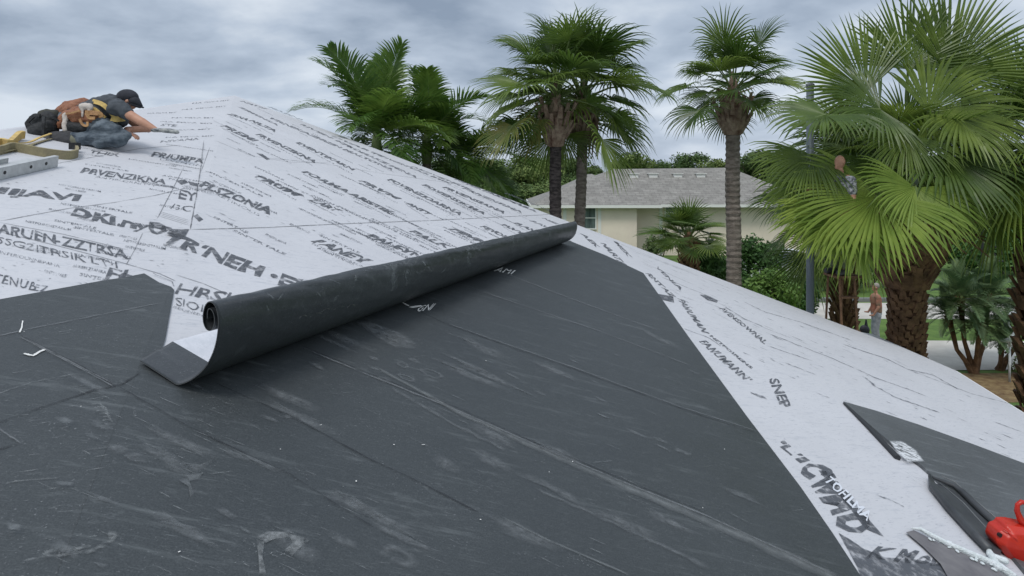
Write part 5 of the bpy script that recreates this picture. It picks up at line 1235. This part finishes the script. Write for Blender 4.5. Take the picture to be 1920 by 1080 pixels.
# lanyard straps, sagging onto the roof
m = MB(); Lp = lambda u, v, l=.03: onp(u, v, PL, l)
strap(m, [W(340, 600, -.05), W(200, 650, -.25), W(60, 705, -.45), Lp(0, 277, .04), Lp(-60, 290, .03)], .028, .008, (0, -.3, 1)); tag(m.build('safety_lanyard', yel), 'thin yellow safety lanyard running left from the worker across the roof', 'lanyard')
m = MB(); strap(m, [W(330, 660, -.1), W(200, 700, -.3), Lp(30, 284, .02), Lp(-60, 300, .02)], .03, .008, (0, -.3, 1)); tag(m.build('safety_lanyard', tanw), 'dusty tan lanyard lying just below the yellow one left of the worker', 'lanyard')
# thick webbing standing on its edge
ws = thing('webbing_strap', 'thick yellow and tan webbing strap curled on its edge below the worker', 'strap', tuple(Lp(80, 295, 0)))
def edge_strap(name, px, h_, th, mt, lift=.0, parent=ws):
    m = MB(); q_ = catmull([onp(u, v, PL, lift) for u, v in px], 6); vs = []; n_ = nrm(PL)
    for i, p in enumerate(q_):
        d = (q_[min(i + 1, len(q_) - 1)] - q_[max(i - 1, 0)]).normalized(); s_ = d.cross(n_).normalized() * th / 2; vs += [p - s_, p + s_, p + s_ + n_ * h_, p - s_ + n_ * h_]
    fs = [(i * 4 + k, i * 4 + (k + 1) % 4, (i + 1) * 4 + (k + 1) % 4, (i + 1) * 4 + k) for i in range(len(q_) - 1) for k in range(4)] + [(3, 2, 1, 0), tuple(len(vs) - 4 + k for k in range(4))]
    m.add(vs, fs); return m.build(name, mt, parent, False)
edge_strap('band', [(-40, 296), (0, 290), (20, 284), (40, 286), (70, 292), (104, 297), (128, 299), (143, 295), (142, 288)], .075, .022, tanw)
edge_strap('band', [(-30, 280), (0, 277), (16, 280), (24, 274), (34, 264), (43, 262)], .07, .035, yel, .012)
m = MB(); m.box(tuple(onp(128, 284, PL, .02)), tuple(onp(128, 284, PL, .02) + Vector((.07, .06, .06)))); m.build('buckle', blk, ws)
# aluminium ladder rail
lad = thing('aluminium_beam', 'aluminium channel beam with bolt holes lying on the roof at the left edge', 'metal beam', tuple(onp(50, 330, PL)))
alu = mat('aluminium', (.42, .43, .43), (.52, .53, .53), 20, .38, metal=.35)
a0 = onp(108, 313, PL, 0); a1 = onp(-60, 352, PL, 0); dl = (a1 - a0).normalized(); nl = nrm(PL); sl_ = dl.cross(nl).normalized()
if sl_.x > 0: sl_ = -sl_
def rail(off_, name='rail'):
    m = MB(); hh = .092; d0 = a0 + sl_ * off_; L0 = 2.6
    def bx(s0, s1, n0, n1): 
        vs = [d0 + dl * x + sl_ * s_ + nl * n_ for x in (0, L0) for s_ in (s0, s1) for n_ in (n0, n1)]
        m.add(vs, [(0, 1, 3, 2), (4, 6, 7, 5), (0, 4, 5, 1), (2, 3, 7, 6), (0, 2, 6, 4), (1, 5, 7, 3)])
    bx(0, .008, .003, hh); bx(.008, .034, hh - .008, hh - .001); bx(.008, .034, .004, .011); return m.build(name, alu, lad)
r_near = rail(0)
holes = MB()
for u, v in ((52, 318), (84, 312), (6, 330)):
    p = onp(u, v + 6, PL, .045); k = (p - a0).dot(dl); c = a0 + dl * k + nl * .05; holes.tube([c - sl_ * .003, c + sl_ * .004], .013, 12)
ho = holes.build('bolt_hole', mat('bolt_dark', (.03, .03, .03)), lad)
m = MB(); d0 = a0 + dl * .12
vs = [d0 + dl * x + sl_ * s_ + nl * n_ for x in (0, 2.5) for s_ in (.0345, .15) for n_ in (.05, .056)]
m.add(vs, [(0, 1, 3, 2), (4, 6, 7, 5), (0, 4, 5, 1), (2, 3, 7, 6), (0, 2, 6, 4), (1, 5, 7, 3)]); m.build('web', alu, lad)
a0 = a0 + dl * .35; rail(.15)
# background people
def standing(name, label, base, h, facing, shirtm, pantm, arm_up=0, bald=False, holdd=None):
    t = thing('person', label, 'person', tuple(base)); B = Vector(base); s_ = h / 1.78; f = Vector((math.cos(facing), math.sin(facing), 0)); sd_ = Vector((-f.y, f.x, 0)); Z = Vector((0, 0, 1))
    P = lambda a, b_, c: B + (f * a + sd_ * b_ + Z * c) * s_
    m = MB(); m.cap(P(0, 0, .92), .12 * s_, P(0, 0, 1.12), .11 * s_); m.cap(P(0, 0, 1.12), .11 * s_, P(.02, 0, 1.36), .12 * s_); m.cap(P(0, -.14, 1.42), .055 * s_, P(0, .14, 1.42), .055 * s_); m.cap(P(0, 0, 1.42), .05 * s_, P(.02, 0, 1.55), .048 * s_)
    m.ball(P(.02, 0, 1.665), (.078 * s_, .072 * s_, .1 * s_)); m.cap(P(.075, 0, 1.60), .03 * s_, P(.085, 0, 1.575), .022 * s_); m.cap(P(.095, 0, 1.66), .011 * s_, P(.108, 0, 1.635), .011 * s_)
    for q_ in (-1, 1): m.ball(P(.01, q_ * .075, 1.65), .018 * s_)
    for q_ in (-1, 1):
        hp = P(0, q_ * .09, .9); kn = P(.03, q_ * .1, .48); an = P(0, q_ * .11, .08); m.cap(hp, .085 * s_, kn, .055 * s_); m.cap(kn, .055 * s_, an, .036 * s_); m.cap(an, .035 * s_, P(.14, q_ * .12, .03), .03 * s_)
        el = P(.02, q_ * .26, 1.12) if not (arm_up and q_ < 0) else P(.16, q_ * .24, 1.18); wr_ = P(.14, q_ * .25, .90) if not (arm_up and q_ < 0) else P(.36, q_ * .2, 1.25); m.cap(P(0, q_ * .19, 1.40), .052 * s_, el, .04 * s_); m.cap(el, .04 * s_, wr_, .027 * s_); m.cap(wr_, .03 * s_, wr_ + f * .09 * s_, .022 * s_)
    remesh(m, 'body', skin, t, .014, 3)
    m = MB(); m.cap(P(0, 0, .98), .15 * s_, P(0, 0, 1.18), .145 * s_); m.cap(P(0, 0, 1.18), .145 * s_, P(.02, 0, 1.34), .15 * s_); m.cap(P(0, -.16, 1.40), .075 * s_, P(0, .16, 1.40), .075 * s_)
    for q_ in (-1, 1): m.cap(P(0, q_ * .19, 1.39), .072 * s_, P(.015, q_ * .23, 1.22), .062 * s_)
    remesh(m, 'shirt', shirtm, t, .016, 3, .01, 9)
    m = MB(); m.cap(P(0, 0, .90), .14 * s_, P(0, 0, .99), .14 * s_)
    for q_ in (-1, 1): m.cap(P(0, q_ * .09, .88), .105 * s_, P(.03, q_ * .1, .48), .08 * s_); m.cap(P(.03, q_ * .1, .48), .08 * s_, P(0, q_ * .11, .12), .07 * s_)
    remesh(m, 'trousers', pantm, t, .016, 3, .012, 8)
    for q_ in (-1, 1): m = MB(); m.cap(P(-.02, q_ * .11, .05), .05 * s_, P(.15, q_ * .12, .04), .042 * s_); remesh(m, 'shoe', bootm, t, .014, 2)
    if not bald: m = MB(); m.ball(P(-.005, 0, 1.70), (.085 * s_, .08 * s_, .085 * s_)); remesh(m, 'hair', mat('short_hair', (.30, .27, .24)), t, .014, 2)
    return t
floral = mat('patterned_shirt', (.10, .105, .12), (.42, .42, .44), 26, .9, 5, .44, .56); rosy = mat('dull_green_trousers', (.06, .075, .04), (.10, .12, .06), 9)
orange = mat('salmon_shirt', (.36, .15, .10), (.20, .15, .10), 3, .9, 4, .45, .6); greyp = mat('grey_trousers', (.24, .26, .28), (.36, .38, .40), 9, .9, 5)
g1 = gnd(1643, 648); standing('person', 'person in grey trousers and salmon top standing on the lawn behind the largest palm', g1, 1.86, R(165), orange, greyp, 0)
# man high on a stepladder among the fans
yp = 8.75; top = at(1577, 291, yp); hgt = 1.64; basez = top.z - hgt * 1.765 / 1.78
standing('person', 'bald person in a patterned shirt among the palm fans above the pale path', (top.x, yp, basez), hgt, R(195), floral, rosy, 1, True)
sl2 = thing('stepladder', 'narrow brown stepladder under the bald person, mostly hidden by the palm fans', 'ladder', (top.x, yp, GZ))
for q_ in (-1, 1):
    for r_ in (-1, 1): m = MB(); m.tube([(top.x + q_ * .10, yp + r_ * .15, basez), (top.x + q_ * .12 + .02, yp + r_ * .5, GZ)], .016, 8); m.build('rail', barkb, sl2)
for k in range(8): m = MB(); z = GZ + .3 + k * (basez - GZ - .3) / 7.6; tq = (basez - z) / (basez - GZ); m.box((top.x - .10, yp - .19 - .35 * tq, z - .03), (top.x + .13, yp - .11 - .35 * tq, z - .004)); m.build('step', barkb, sl2)
m = MB(); m.box((top.x - .16, yp - .17, basez - .03), (top.x + .2, yp + .17, basez - .002)); m.build('platform', barkb, sl2)
# black garden tool left of the person's feet
m = MB(); a = gnd(1618, 632); m.tube([a + Vector((.1, 0, .05)), a + Vector((.1, 0, .55))], [.10, .02], 8); m.tube([a + Vector((-.45, 0, .06)), a + Vector((.5, 0, .05))], [.03, .05], 8); m.ball(a + Vector((.05, 0, .22)), (.16, .1, .16))
tag(m.build('garden_machine', mat('black_plastic', (.012, .013, .02), rough=.5)), 'small black garden machine on the lawn at the feet of the standing person', 'garden tool')
# wrought iron post with a scroll, right of the largest trunk
m = MB(); p = at(1842, 0, 20); zt = at(0, 405, 20).z; x = p.x
m.tube([(x, 20, GZ), (x, 20, zt)], .035, 8); sc_pts = [(x + .05 + .32 * (1 - k / 22) * math.cos(k * .42) + .25, 20, at(0, 478, 20).z + .32 * (1 - k / 22) * math.sin(k * .42)) for k in range(20)]; m.tube(sc_pts, .018, 6); m.tube([(x, 20, at(0, 488, 20).z), (x + .7, 20, at(0, 490, 20).z)], .025, 6)
tag(m.build('iron_post', mat('black_iron', (.015, .016, .018), rough=.5)), 'black wrought iron post with a scroll right of the largest palm trunk', 'post')
# grey funnel lantern with a ring handle hanging in the palm
m = MB(); c = at(1716, 336, 8.6); m.tube([c + Vector((0, 0, -.11)), c + Vector((0, 0, -.02)), c + Vector((0, 0, .09))], [.02, .05, .075], 14); m.tube([c + Vector((-.09 + .045 * math.cos(k * .5), -.02, .1 + .045 * math.sin(k * .5))) for k in range(14)], .008, 6); m.tube([c + Vector((-.08, -.02, .14)), c + Vector((.08, -.02, .14))], .008, 6)
tag(m.build('lantern', mat('lantern_grey', (.2, .22, .22), rough=.5), None, True), 'small grey funnel-shaped lantern with a ring, caught in the heart of the largest palm', 'lantern')
# pale curved garden ornament at the right edge
m = MB(); yo = 15.6; wh = mat('weathered_white', (.45, .48, .5), (.6, .62, .64), 10, .7)
m.tube([at(u, v, yo) for u, v in ((1925, 580), (1918, 600), (1904, 620), (1894, 636), (1893, 650))], [.035, .035, .03, .03, .025], 8)
for c_, r_ in (((1900, 606), .12), ((1899, 592), .09)):
    cc2 = at(*c_, yo); m.tube([cc2 + Vector((r_ * math.cos(k * .45), 0, r_ * math.sin(k * .45))) for k in range(15)], .018, 6)
m.tube([at(1874, 640, yo), at(1893, 637, yo), at(1898, 628, yo)], [.04, .06, .03], 8); m.tube([at(1893, 650, yo), Vector((at(1893, 0, yo).x, yo, GZ))], .025, 8)
tag(m.build('garden_ornament', wh, None, True), 'pale twisted garden ornament at the right edge between the date palms', 'garden ornament')

bpy.context.view_layer.update()
